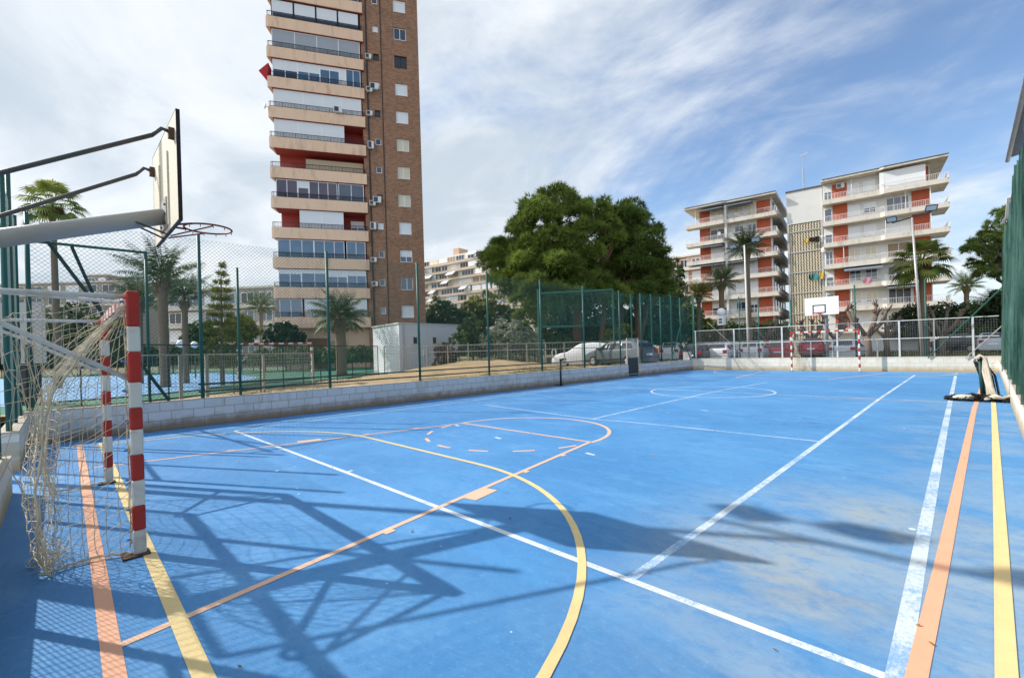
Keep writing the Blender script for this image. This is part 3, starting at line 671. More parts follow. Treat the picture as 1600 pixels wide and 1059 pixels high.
# far goal
hx0, hx1, hy = -1.02, 1.97, 12.55
hx0 = GP(1237, 580).x; q = GP(1343, 581.5); hy = 12.75
hx0 = RY(1237, 560, hy).x; hx1 = RY(1343, 560, hy).x
g2 = thing('handball_goal', 'red and white goal at the far end in front of the white fence', 'goal', ((hx0+hx1)/2, hy, 0))
goal_post(hx0, hy, g2, 0); goal_post(hx1, hy, g2, 0); crossbar(hx0, hx1, hy, g2)
for x in (hx0, hx1):
    mb = MB(); mb.tube([V((x, hy+.03, 2.04)), V((x, hy+.42, 2.0)), V((x, hy+.46, 1.9)), V((x, hy+.03, 1.4))], .02, 6); mb.build('net_bracket', M_goalw, g2)
mb = MB(); grid = []
for i in range(10):
    s = i/9; grid.append([V((hx0+.02+(.05+.85*t*t)*s+.04*math.sin(t*6), hy+.05+.38*math.sin(t*2.4)*(1-.3*s), max(.03, 1.98*(1-t)-.2*s*(1-t))))+jig(.02) for t in [k/14 for k in range(15)]])
cords(mb, grid, .006); mb.build('torn_net', M_net, g2)
mb = MB(); grid = []
for i in range(9):
    s = i/8; grid.append([V((hx1-1.1+1.05*s, hy+.03+.2*t, 1.99-.16*t*(1+math.sin(s*12))))+jig(.015) for t in (0, .35, .7, 1)])
cords(mb, grid, .005); mb.build('net_scraps', M_net, g2)
# ------------------------------------------------------------------ near basketball hoop
bx0, bx1, by, bz0, bz1 = -1.40, .13, -13.56, 2.93, 4.01
hp = thing('basketball_hoop', 'near basketball hoop seen from behind its wooden board, on a long pale arm', 'basketball hoop', (-.62, -15.5, 0))
mb = MB(); mb.box((bx0, by-.012, bz0), (bx1, by+.012, bz1)); mb.box((bx0-.001, by+.0125, bz0-.001), (bx1+.001, by+.017, bz1+.001), 1)
bd = mb.build('backboard', [M_wood, M_bwhite], hp)
mb = MB()
for a, b_ in (((bx1+.0065, bz0-.012), (bx1+.0065, bz1+.012)), ((bx0-.0065, bz0-.012), (bx0-.0065, bz1+.012))):
    mb.bar(V((a[0], by+.004, a[1])), V((b_[0], by+.004, b_[1])), .011, .034)
for z in (bz0-.007, bz1+.007): mb.bar(V((bx0, by+.004, z)), V((bx1, by+.004, z)), .033, .012)
mb.build('edge_strip', M_bblack, bd)
mb = MB()
for (x, z, w_, h_) in ((-.62, 3.13, .60, .05), (-.62, 3.57, .60, .05), (-.90, 3.35, .05, .40), (-.34, 3.35, .05, .40)):
    mb.box((x-w_/2, by+.018, z-h_/2), (x+w_/2, by+.021, z+h_/2))
mb.build('target_square', M_bblack, bd)
for x in (-.36, -.88):
    mb = MB(); mb.bar(V((x, by-.02, bz0+.05)), V((x, by-.02, bz1-.25)), .03, .015); mb.build('batten', M_wood, bd)
M_arm = pm('arm_grey_paint', (.36, .36, .34), .5, .15, 3, dirt=(.27, .22, .12), dirt_amt=.4, dirt_scale=2)
mb = MB(); mb.tube([V((-.62, by-.02, 3.12)), V((-.62, -15.55, 2.42))], .085, 20); mb.build('arm_tube', M_arm, hp, smooth=True)
mb = MB(); mb.box((-.78, by-.03, 2.98), (-.46, by-.013, 3.30)); mb.build('mount_plate', M_arm, hp)
mb = MB()
for z in (3.02, 3.12, 3.22):
    for x in (-.75, -.49): mb.tube([V((x, by-.045, z)), V((x, by-.028, z))], .012, 6)
mb.build('bolts', M_rust, hp)
mb = MB(); mb.tube([V((-.62, -15.55, 0)), V((-.62, -15.55, 2.46))], .10, 16); mb.build('mast', M_arm, hp, smooth=True)
for x, z1 in ((.02, 3.83), (-1.30, 3.83)):
    mb = MB(); e = V((x, by-.05, z1)); s = V((-.62+(x+.62)*.9, -15.55, 2.62 if x > -.5 else 2.55))
    k = e.lerp(s, .07)+V((0, 0, .0)); mb.tube([k, s], .021, 10); mb.tube([V((e.x, e.y+.0, e.z-.01)), V((e.x, e.y-.06, e.z+.005)), k], .018, 8)
    mb.build('stay_bar', pm('stay_dark_paint', (.085, .085, .08), .55, .3, 5, dirt=(.16, .11, .07), dirt_amt=.5), hp, smooth=True)
    mb = MB(); mb.box((x-.03, by-.06, z1-.075), (x+.03, by-.0125, z1+.03)); mb.build('stay_bracket', M_rust, hp)
mb = MB(); mb.tube([V((-1.18, -15.55, 2.58)), V((-.06, -15.55, 2.62))], .03, 8); mb.build('mast_crosspiece', M_arm, hp, smooth=True)
mb = MB(); rc = V((-.62, -13.175, 3.05)); mb.tube([rc+V((.232*math.cos(a), .232*math.sin(a), 0)) for a in [2*math.pi*i/40 for i in range(41)]], .010, 8, cap=False)
mb.tube([rc+V((.15, -.18, 0)), rc+V((.10, -.30, -.02)), V((-.55, by+.02, 3.03))], .012, 6); mb.tube([rc+V((-.15, -.18, 0)), V((-.69, by+.02, 3.03))], .012, 6)
mb.tube([rc+V((.21, .0, -.01)), V((-.56, by+.02, 2.90))], .008, 6); mb.tube([rc+V((-.21, .0, -.01)), V((-.68, by+.02, 2.90))], .008, 6)
mb.box((-.72, by+.018, 2.98), (-.52, by+.03, 3.10))
for i in range(12):
    a = 2*math.pi*i/12; q = rc+V((.232*math.cos(a), .232*math.sin(a), -.012)); mb.tube([q+V((.012*math.cos(k), 0, -.012+.012*math.sin(k))) for k in (0, 1.5, 3.1, 4.7, 6.2)], .003, 4)
mb.build('rim', M_rim, hp, smooth=True)
mb = MB(); mb.tube([V((-.50, by-.02, 2.90)), V((-.55, by-.28, 3.0))], .010, 6); mb.tube([V((-.74, by-.02, 2.90)), V((-.69, by-.28, 3.0))], .010, 6); mb.build('rim_brace', M_rust, hp)
# ------------------------------------------------------------------ far basketball hoop
yb = 12.9
a = RY(1257, 469, yb); b_ = RY(1310, 460, yb); c_ = RY(1257, 493, yb)
h2 = thing('basketball_hoop', 'white far basketball board with a black square and red torn net over the far goal', 'basketball hoop', ((a.x+b_.x)/2, 14.0, 0))
x0, x1, z0, z1 = a.x, b_.x, c_.z-.02, a.z+.08
xm = (x0+x1)/2; mb = MB(); mb.box((x0, yb, z0), (x1, yb+.03, z1))
bd = mb.build('backboard', M_bwhite, h2)
mb = MB(); xs_ = xm-.10
for (cx, cz, w_, h_) in ((xs_, z0+.12, .58, .05), (xs_, z0+.50, .58, .05), (xs_-.265, z0+.31, .05, .38), (xs_+.265, z0+.31, .05, .38)): mb.box((cx-w_/2, yb-.005, cz-h_/2), (cx+w_/2, yb-.001, cz+h_/2))
mb.build('target_square', M_bblack, bd)
mb = MB(); rc = V((xs_, yb-.36, z0+.1)); mb.tube([rc+V((.23*math.cos(a), .23*math.sin(a), 0)) for a in [2*math.pi*i/24 for i in range(25)]], .012, 6, cap=False); mb.box((xs_-.08, yb-.14, z0+.08), (xs_+.08, yb-.002, z0+.11))
M_orange = pm('orange_rim', (.55, .10, .05), .5, .2)
mb.build('rim', M_orange, h2)
mb = MB()
for i in range(7):
    a = math.pi+.2+i*.45; q = rc+V((.22*math.cos(a), .22*math.sin(a), 0)); mb.tube([q, q+V((-.04*math.cos(a)+.03*math.sin(i), .0, -.14)), q+V((-.10*math.cos(a), .02, -.26-.12*math.sin(i*1.4)))], .014, 4)
mb.build('torn_net', M_orange, h2)
mp_ = RY(1292, 530, 13.75)
mb = MB(); mb.tube([V((mp_.x, 13.8, .1)), V((mp_.x, 13.8, 2.75)), V((mp_.x, 13.5, 3.05)), V((xm, yb+.04, 3.25))], .075, 10); mb.build('mast', M_galv, h2, smooth=True)
for s in (-.45, .45):
    mb = MB(); mb.tube([V((mp_.x, 13.78, 2.7)), V((xm+s, yb+.04, 3.5))], .025, 6); mb.build('stay_bar', M_galv, h2)
# ------------------------------------------------------------------ tennis net posts and the bundled net
q = onL(.2)+V((.62, 0, 0)); q = RY(876.5, 602, .1); q.z = 0
np_ = thing('net_post', 'slim black net post standing alone at the left side of the court', 'net post', (q.x, q.y, 0))
mb = MB(); mb.tube([q, q+V((0, 0, 1.08))], .042, 10); mb.build('pole', M_black, np_, smooth=True)
mb = MB(); mb.box((q.x-.28, q.y-.05, .01), (q.x+.10, q.y+.05, .04)); mb.build('base', M_black, np_)
mb = MB(); mb.tube([q+V((0, 0, 1.08)), q+V((0, 0, 1.12))], .055, 10); mb.build('cap', M_black, np_, smooth=True)
mb = MB(); mb.tube([q+V((.042, 0, .8)), q+V((.10, 0, .8))], .02, 6); mb.build('hook', M_black, np_)
q = GP(1541, 626); q.z = 0
M_hem = pm('net_headband', (.62, .55, .44), .85, .25, 12, dirt=(.25, .2, .14), dirt_amt=.5)
M_nblack = pm('black_netting', (.012, .012, .013), .8, .4, 9)
np2 = thing('net_post', 'black net post on the right with the folded net hung on it', 'net post', (q.x, q.y, 0))
mb = MB(); mb.tube([q+V((-.05, 0, 0)), q+V((-.09, 0, 1.08))], .042, 10); mb.build('pole', M_greend, np2, smooth=True)
mb = MB(); mb.tube([q+V((-.09, 0, 1.06)), q+V((-.09, 0, 1.12))], .06, 10); mb.build('cap', M_black, np2, smooth=True)
nb = thing('tennis_net', 'black tennis net with cream headband bundled on the right post and ground', 'net', (q.x, q.y, 0))
mb = MB()
for k in range(3):
    o = V((.012*k-.02, -.05-.025*k, 0)); mb.tube([q+o+V((-.16+.02*k, 0, 1.0)), q+o+V((-.08, -.02, 1.09)), q+o+V((-.0, -.03, 1.02)), q+o+V((-.01+.03*k, -.03, .7)), q+o+V((.05+.02*k, -.04, .35)), q+o+V((.06+.05*k, -.06, .08)), q+o+V((.2+.1*k, -.1, .05))], [.022, .026, .03, .034, .038, .04, .03], 7)
mb.build('hanging_headband', M_hem, nb, smooth=True)
mb = MB()
for k in range(60):
    a = R_.uniform(-1, 1); o = V((.03+.10*a, -.0+.04*R_.random(), 0)); tt = R_.uniform(.9, 1.04)
    mb.tube([q+o+V((-.14, 0, tt)), q+o+V((.0+.05*a, 0, .6)), q+o+V((.06+.06*a, -.02, .06))], .007, 4)
for zz in range(14): mb.tube([q+V((.10, .0, .1+.06*zz)), q+V((.15, .01, .12+.06*zz))], .005, 4)
mb.build('hanging_netting', M_nblack, nb)
mb = MB(); 
for k in range(420):
    t = R_.uniform(-1, 1); c = V((q.x-.05+t*.60, q.y-.12+R_.gauss(0, .10)*(1.2-abs(t)*.5), 0)); a = R_.random()*6.28; r = .05+.08*R_.random(); h = .04+.13*R_.random()*(1.1-abs(t)*.7)
    mb.tube([c+V((r*math.cos(a+k2), r*.6*math.sin(a+k2), max(.01, h*math.sin(k2*.75)+.012))) for k2 in range(5)], .012, 4)
mb.build('net_heap', M_nblack, nb)
mb = MB(); mb.tube([q+V((-.62, -.22, .06)), q+V((-.46, -.28, .10)), q+V((-.28, -.28, .10)), q+V((-.14, -.24, .06))], [.03, .06, .06, .02], 6)
mb.tube([q+V((-.04, -.30, .06)), q+V((.14, -.32, .14)), q+V((.26, -.28, .10)), q+V((.36, -.22, .14)), q+V((.46, -.16, .18)), q+V((.54, -.14, .11)), q+V((.60, -.2, .05))], [.03, .06, .04, .03, .04, .035, .02], 6)
mb.build('headband_fold', M_hem, nb, smooth=True)
# ------------------------------------------------------------------ lamps
M_lens = pm('lamp_glass', (.42, .50, .55), .15, .1, 8); M_lampb = pm('lamp_housing', (.035, .075, .11), .5, .2)
def flood(parent, c, yaw, tilt, w_=.62, h_=.40):
    M = Matrix.Translation(c) @ Matrix.Rotation(yaw, 4, 'Z') @ Matrix.Rotation(tilt, 4, 'X')
    mb = MB(); a = [V((-w_/2, 0, -h_/2)), V((w_/2, 0, -h_/2)), V((w_/2, 0, h_/2)), V((-w_/2, 0, h_/2))]; b_ = [V((p.x*.55, .22, p.z*.55)) for p in a]
    vs = [M @ p for p in a+b_]; mb.add(vs, [(4,5,6,7), (0,4,7,3), (1,2,6,5), (0,1,5,4), (3,7,6,2)])
    mb.add([M @ V(p) for p in ((-w_/2, 0, -h_/2), (w_/2, 0, -h_/2), (w_/2, 0, h_/2), (-w_/2, 0, h_/2))], [(0,1,2,3)])
    hd = mb.build('lamp_head', M_lampb, parent)
    mb = MB(); mb.add([M @ V(p) for p in ((-w_*.4, -.006, -h_*.30), (w_*.4, -.006, -h_*.30), (w_*.4, -.006, h_*.38), (-w_*.4, -.006, h_*.38))], [(0,1,2,3)]); mb.build('lens', M_lens, hd)
def flood_pole(base, ztop, heads, label, mat=M_galv, r0=.075, r1=.045, lean=(0, 0)):
    t = thing('floodlight_pole', label, 'floodlight', base, 'floodlights around the pitch')
    top = V((base[0]+lean[0], base[1]+lean[1], ztop))
    mb = MB(); mb.tube([V(base), V(base).lerp(top, .5), top], [r0, (r0+r1)/2, r1], 12); mb.build('pole', mat, t, smooth=True)
    xs_ = [h[0] for h in heads]+[0]; mb = MB(); mb.bar(top+V((min(xs_), 0, -.1)), top+V((max(xs_), 0, .12)), .06); mb.build('crossarm', M_black, t)
    for (dx, dy, dz, yaw, tilt, w_, h_) in heads: flood(t, top+V((dx, dy, dz)), yaw, tilt, w_, h_)
yl = 15.2
b_ = RY(1442, 555, yl); t_ = RY(1425, 340, yl)
flood_pole((b_.x, yl, .16), t_.z, ((-.78, -.06, .05, math.radians(-12), math.radians(38), .46, .32), (.72, -.06, .28, math.radians(20), math.radians(38), .48, .33)),
           'leaning grey pole with two dark floodlights before the right hand apartment block', lean=(t_.x-b_.x, 0))
b_ = RY(1170, 555, 17.5); t_ = RY(1163, 383, 17.5)
flood_pole((b_.x, 17.5, .16), t_.z, ((-.72, -.06, .0, math.radians(-10), math.radians(38), .54, .36), (.72, -.06, .2, math.radians(18), math.radians(38), .54, .36)),
           'white pole with two floodlights in front of the tall date palm', mat=M_white, lean=(t_.x-b_.x, 0))
# a third floodlight stands behind the camera side corner; its long shadow crosses the pitch
flood_pole((-4.24, -15.46, 0), 8.0, ((-.72, .25, .1, math.radians(160), math.radians(20), .5, .26), (-.02, .34, .2, math.radians(180), math.radians(20), .55, .26), (1.02, .22, .1, math.radians(200), math.radians(20), .6, .3)),
           'floodlight pole behind the near goal corner, its shadow lying across the pitch', r0=.075, r1=.05)
def globe_lamp(px_, py_, D, r, zb, label, lantern=False):
    c = W(px_, py_, D); t = thing('globe_lamp', label, 'street lamp', (c.x, c.y, zb))
    mb = MB(); mb.tube([V((c.x, c.y, zb)), V((c.x, c.y, c.z-r))], .05, 8); mb.build('pole', M_greend, t)
    mb = MB(); mb.sphere(c, r, 12); mb.build('globe', M_bwhite, t, smooth=True)
    if lantern:
        mb = MB(); mb.box((c.x-.22, c.y-.22, c.z-.95), (c.x+.22, c.y+.22, c.z-.28)); s = mb.build('sign_box', M_bwhite, t)
        mb = MB()
        for dz in (-.83, -.62): mb.box((c.x-.12, c.y-.226, c.z+dz), (c.x+.13, c.y-.222, c.z+dz+.16))
        mb.build('sign_face', pm('sign_blue', (.12, .17, .22), .5), s)
globe_lamp(1127, 488, 34, .33, .16, 'white globe street lamp with a small square sign box below it', True)
globe_lamp(283, 537, 30, .27, .2, 'white globe lamp beside the trunk of the left date palm')
globe_lamp(304, 538.5, 32, .24, .2, 'white globe lamp just right of the other globe behind the railing')
for i, (x, y, D, lb) in enumerate(((866, 553, 33, 'white hooped bollard left of the covered car'), (847, 553, 33.5, 'white hooped bollard farther from the covered car'))):
    c = W(x, y, D); g = ground_z(c.x, c.y); mb = MB(); a = V((c.x, c.y, g))
    mb.tube([a+V((-.18, 0, 0)), a+V((-.18, 0, .95)), a+V((-.1, 0, 1.12)), a+V((.1, 0, 1.12)), a+V((.18, 0, .95)), a+V((.18, 0, 0))], .05, 7)
    tag(mb.build('hoop_bollard', M_white, loc=a, smooth=True), lb, 'bollard', 'hooped bollards by the parking')
# ------------------------------------------------------------------ railings and fences beyond the left wall
rl = [at(40, 11.9, .2), at(200, 13.4, .2), at(315, 15.6, .2), at(500, 22.5, .2), at(590, 28, .25)]
ra = thing('railing_fence', 'dark railing fence with widely spaced uprights round the second court', 'railing', rl[1])
tot = []
for i in range(len(rl)-1):
    n = max(2, int((rl[i+1]-rl[i]).length/1.35)); tot += [rl[i].lerp(rl[i+1], k/n) for k in range(n)]
tot.append(rl[-1])
for q in tot:
    mb = MB(); mb.tube([V((q.x, q.y, .1)), V((q.x, q.y, 2.02))], .022, 6); mb.build('upright', M_black, ra)
for z in (.30, .48, 2.02):
    mb = MB(); mb.tube([V((q.x, q.y, z)) for q in rl], .022, 6); mb.build('rail', M_black, ra)
mb = MB()
for i in range(len(rl)-1):
    d = rl[i+1]-rl[i]; d.z = 0; wires(mb, V((rl[i].x, rl[i].y, 0)), d.normalized(), d.length, .5, 2.0, .10, .0026)
mb.build('wire_mesh', M_wire, ra)
wf = thing('wire_fence', 'low weathered wire fence with grey posts between the pitch and the railing', 'fence', at(320, 11, .5))
wl_ = [at(222, 9.6, .5), at(322, 11.4, .5), at(410, 14.5, .5), at(488, 18.5, .5)]
M_gwood = pm('weathered_post', (.33, .31, .26), .85, .3, 8)
for px_, D in ((281, 10.6), (322, 11.4), (411, 14.5), (488, 18.5)):
    q = at(px_, D, .3); mb = MB(); mb.bar(q, V((q.x, q.y, 1.66)), .07); mb.build('post', M_gwood, wf)
mb = MB()
for i in range(3):
    d = wl_[i+1]-wl_[i]; d.z = 0; wire_grid(mb, V((wl_[i].x, wl_[i].y, 0)), d.normalized(), d.length, .5, 1.64, .12, .12, .0024)
mb.build('wire_mesh', M_gwire, wf)
mb = MB(); mb.tube([V((q.x, q.y, 1.64)) for q in wl_], .018, 6); mb.build('rail', M_gwood, wf)
w2 = thing('wire_fence', 'grey wire fence with thin posts along the top of the sandy mound', 'fence', at(700, 26, .9))
q0, q1 = at(600, 24, 0), at(965, 27, 0); n = 12
for i in range(n+1):
    q = q0.lerp(q1, i/n); g = ground_z(q.x, q.y); mb = MB(); mb.tube([V((q.x, q.y, g-.1)), V((q.x, q.y, g+1.05 if g > .9 else 1.9))], .03, 6); mb.build('post', M_gwood, w2)
for z in (1.9, 1.55):
    mb = MB(); mb.tube([V((q0.x, q0.y, z)), V((q1.x, q1.y, z))], .018, 6); mb.build('rail', M_galv, w2)
mb = MB(); d = q1-q0; wire_grid(mb, V((q0.x, q0.y, 0)), d.normalized(), d.length, .4, 1.88, .16, .16, .003); mb.build('wire_mesh', M_gwire, w2)
# ball-stop cage of green steel with netting behind the parked cars
cg = thing('ball_stop_cage', 'green steel ball-stop frame hung with green netting before the pine trunks', 'sports fence', at(900, 30, .3))
P = {}
for nme, (px_, D, zt) in dict(a=(843, 27, 5.1), b=(913, 27, 4.9), c=(960, 27, 5.0)).items():
    q = at(px_, D, .1); P[nme] = q; mb = MB(); mb.tube([q, V((q.x, q.y, zt))], .06, 8); mb.build('post', M_green, cg)
for (m_, n_, z0, z1) in (('a', 'c', 4.75, 4.85), ('a', 'b', 2.75, 2.75)):
    mb = MB(); mb.tube([P[m_]+V((0, 0, z0)), P[n_]+V((0, 0, z1))], .06, 8); mb.build('beam', M_green, cg)
mb = MB(); e = V((0, 0, 0)); mb.quad(P['a']+V((0, .05, 2.7)), P['c']+V((0, .05, 2.7)), P['c']+V((0, .05, 4.8)), P['a']+V((0, .05, 4.7)))
mb.build('netting', netmat('sparse_green_netting', (.014, .095, .072), .27), cg)
sc_ = thing('ball_stop_fence', 'green shade netting on slim posts along the car park road', 'sports fence', at(1030, 27, .3))
q0, q1 = at(962, 27, .1), at(1100, 30, .1)
for px_, D in ((988, 27.5), (1019, 28), (1050, 28.6), (1084, 29.3)):
    q = at(px_, D, .1); mb = MB(); mb.tube([q, V((q.x, q.y, 4.75))], .05, 8); mb.build('post', M_green, sc_)
mb = MB(); mb.quad(q0+V((0, .05, 1.4)), q1+V((0, .05, 1.4)), q1+V((0, .05, 4.6)), q0+V((0, .05, 4.75))); mb.build('netting', MATS['sparse_green_netting'], sc_)
# goal on the second court
p0, p1 = at(372, 23.6, .23), at(487, 25.6, .23)
g3 = thing('handball_goal', 'small red and white goal on the second court behind the railing', 'goal', (p0+p1)/2)
for q in (p0, p1):
    mb = MB()
    for i in range(10): mb.box((q.x-.05, q.y-.05, .23+.2*i), (q.x+.05, q.y+.05, .43+.2*i), i % 2)
    mb.build('post', [M_goalw, M_goalr], g3)
mb = MB(); n = 15
for i in range(n): mb.bar(p0.lerp(p1, i/n)+V((0, 0, 2.03)), p0.lerp(p1, (i+1)/n)+V((0, 0, 2.03)), .09, mi=i % 2)
mb.build('crossbar', [M_goalw, M_goalr], g3)
mb = MB(); bk = V((-(p1-p0).y, (p1-p0).x, 0)).normalized()*1.0; grid = []
for i in range(25):
    s = i/24; grid.append([p0.lerp(p1, s)+bk*(.1+.9*t)+V((0, 0, 2.0*(1-t**1.6)+.03)) for t in [k/14 for k in range(15)]])
cords(mb, grid, .006); mb.build('net', M_net, g3)
# portable backstop on the second court, seen through the near net
q = at(38, 14.5, .2); bs = thing('basketball_hoop', 'white perforated backboard on a dark padded base behind the near net', 'basketball hoop', q)
mb = MB(); uu = V((CR.x, CR.y, 0)).normalized(); fr = Frame(q, uu)
mb.box((-.72, 0, 1.55), (.72, .03, 3.5), fr=fr); mb.build('backboard', pm('perforated_board', (.40, .41, .42), .6, .3, 30), bs)
mb = MB(); mb.box((-.75, -.5, .0), (.0, -.05, 1.5), fr=fr); mb.build('padded_base', pm('pad_grey', (.035, .037, .045), .7), bs)
mb = MB(); mb.bar(fr.p(-.35, -.3, 1.5), fr.p(0, -.02, 3.0), .12); mb.build('arm', M_black, bs)
# ------------------------------------------------------------------ buildings
M_tan = pm('tan_parapet', (.80, .545, .375), .75, .12, 1.1, dirt=(.40, .27, .18), dirt_amt=.55, dirt_scale=1.6, spec=.2, stretch=(1, 1, .22))
M_soffit = pm('red_soffit', (.32, .055, .045), .8, .15, 1, spec=.2)
M_plaster = pm('white_plaster', (.66, .655, .635), .8, .06, .5, dirt=(.45, .41, .34), dirt_amt=.3, dirt_scale=.45, spec=.2)
M_cream = pm('cream_concrete', (.66, .61, .53), .8, .08, .7, dirt=(.34, .29, .22), dirt_amt=.6, dirt_scale=1.5, spec=.2, stretch=(1, 1, .25))
M_beige = pm('beige_plaster', (.50, .40, .27), .85, .12, .8, spec=.2)
M_wframe = pm('white_frame', (.78, .78, .78), .4, .04, 3)
M_blindw = pm('white_blind', (.72, .725, .73), .6, .05, 1.2)
M_blindc = pm('cream_blind', (.62, .56, .42), .65, .1, 1.5)
M_blindg = pm('grey_blind', (.34, .36, .39), .6, .06, 1.2)
M_blindb = pm('brown_blind', (.30, .22, .14), .7, .15, 1.5)
M_glass = glassmat('window_glass', (.06, .085, .13)); M_glassb = glassmat('blue_window_glass', (.10, .19, .30)); M_glassp = glassmat('purple_window_glass', (.075, .045, .075)); M_dark = glassmat('dark_opening', (.018, .018, .02), .3)
M_acw = pm('aircon_case', (.66, .66, .64), .5, .06, 4); M_rail = pm('railing_black', (.012, .014, .018), .5, .2, 4); M_railw = pm('railing_white', (.74, .72, .70), .5, .05, 3)
M_redcloth = pm('red_awning', (.46, .025, .03), .8, .1, 2); M_greycloth = pm('grey_awning', (.22, .25, .30), .85, .15, 2); M_roofd = pm('roof_edge', (.09, .08, .07), .7, .2, 2)
KINDM = dict(glass=M_glass, blue=M_glassb, purple=M_glassp, white=M_blindw, cream=M_blindc, grey=M_blindg, brown=M_blindb, dark=M_dark)
def window(fr, par, u0, u1, z0, z1, d, kind, n=2, split=0, fw=.06, name='window', fm=None, sill=True):
    """frame proud of the wall with panes set back in it; split = share of the height closed by the blind"""
    mb = MB(); t = fw
    mb.box((u0, d-.05, z0), (u1, d+.05, z0+t), 0, fr); mb.box((u0, d-.05, z1-t), (u1, d+.05, z1), 0, fr)
    for i in range(n+1):
        c = u0+(u1-u0-t)*i/n; mb.box((c, d-.049, z0+t), (c+t, d+.046, z1-t), 0, fr)
    zs = z1-t-(z1-z0-2*t)*split
    if split > 0: mb.box((u0+t, d-.03, zs), (u1-t, d+.03, z1-t), 2, fr)
    if split < 1: mb.box((u0+t, d-.03, z0+t), (u1-t, d+.012, zs), 1, fr)
    if sill: mb.box((u0-.06 if d > -.4 else u0, d-.04, z0-.05 if d > -.4 else z0+.002), (u1+.06 if d > -.4 else u1, d+(.11 if d > -.4 else .19), z0-.002 if d > -.4 else z0+.05), 0, fr)
    bl = KINDM[kind] if kind in ('white', 'cream', 'grey', 'brown') else M_blindw
    return mb.build(name, [fm or M_wframe, KINDM[kind] if kind not in ('white', 'cream', 'grey', 'brown') else M_glass, bl], par)
def win(fr, par, u0, u1, z0, z1, d, kind, n=2, **k):
    sp = k.pop('split', 1 if kind in ('white', 'cream', 'grey', 'brown') else 0)
    return window(fr, par, u0, u1, z0, z1, d, kind, n, split=sp, **k)
def aircon(fr, par, u, z, d, w_=.8, h_=.55):
    mb = MB(); mb.box((u-w_/2, d, z), (u+w_/2, d+.32, z+h_), 0, fr)
    mb.box((u-w_*.42, d+.32, z+.05), (u+w_*.1, d+.328, z+h_-.05), 1, fr); mb.box((u-w_*.3, d, z-.1), (u-w_*.24, d+.3, z), 0, fr); mb.box((u+w_*.24, d, z-.1), (u+w_*.3, d+.3, z), 0, fr)
    return mb.build('air_conditioner', [M_acw, M_dark], par)
def railing(fr, par, pts, z0, h, pitch, mat, r=.012, name='railing'):
    mb = MB()
    for (a, b_) in zip(pts[:-1], pts[1:]):
        A, B = fr.p(a[0], a[1], z0), fr.p(b_[0], b_[1], z0); ln = (B-A).length; n = max(1, int(ln/pitch))
        mb.bar(A+V((0, 0, h)), B+V((0, 0, h)), .05, .04); mb.bar(A+V((0, 0, .06)), B+V((0, 0, .06)), .03)
        for i in range(n+1):
            q = A.lerp(B, i/n); mb.bar(q+V((0, 0, .04)), q+V((0, 0, h-.02)), r*2 if i % 8 else r*3.4)
    return mb.build(name, mat, par)
def slab(mb, fr, pts, z0, z1, mi=0): mb.prism([fr.p(a, d, z0) for a, d in pts], (0, 0, z1-z0), mi)
# ---- the tall tower
P0, P1 = W(430.5, 500, 43.6), W(581, 500, 46.2); P0.z = P1.z = 0
ft = Frame(P0, P1-P0); BW = (P1-P0).length; TW = BW+5.45
uT = ft.u
M_brick = brickmat('brown_brick', (uT.x, uT.y), ((.40, .205, .118), (.18, .088, .054)), (.30, .21, .145), .30, .10, .012, stain=(.17, .105, .07), stain_amt=.65, bmp=.3)
tw = thing('apartment_tower', 'tall brown brick tower with a stack of tan balconies on its left side', 'apartment tower', ft.p(BW/2, -6, 0))
NF = 14; Z0 = 5.35; FH = 2.9; top = Z0+NF*FH+1
mb = MB(); mb.box((.45, -14, 0), (BW-.02, -1.75, top), 0, ft); mb.build('wall', M_plaster, tw)
mb = MB(); mb.box((BW, -14, 0), (TW, -.55, top), 0, ft)
def facing(u0, u1, holes):                                            # the outer leaf of brick, open at the windows
    z = 0
    for a, b_ in holes: mb.box((u0, -.549, z), (u1, -.30, a), 0, ft); z = b_
    mb.box((u0, -.549, z), (u1, -.30, top), 0, ft)
zs_ = [Z0+FH*k for k in range(NF)]
facing(BW, BW+.86, []); facing(BW+.86, BW+1.42, [(z+.30, z+1.0) for z in zs_]); facing(BW+1.42, BW+2.98, []); facing(BW+2.98, BW+4.22, [(z-.10, z+1.18) for z in zs_]); facing(BW+4.22, TW, [])
mb.build('brick_wall', M_brick, tw)
mb = MB(); mb.box((.1, -14.3, top), (TW+.2, .1, top+.5), 0, ft); mb.build('roof', M_cream, tw)
mb = MB(); mb.box((BW-.30, -1.7, 0), (BW+.12, -.28, top), 0, ft); mb.build('dividing_pier', M_brick, tw)
mb = MB(); mb.box((BW+1.62, -.30, 2.8), (BW+1.70, -.25, top), 0, ft); mb.box((BW+.18, -.30, 2.8), (BW+.30, -.22, top), 0, ft); mb.build('drain_pipe', M_black, tw)
lv = {10: 'g4', 9: 'blinds', 8: 'mixed', 7: 'ac', 6: 'open_r', 5: 'red', 4: 'purple', 3: 'red2', 2: 'blue', 1: 'blue2', 0: 'low'}
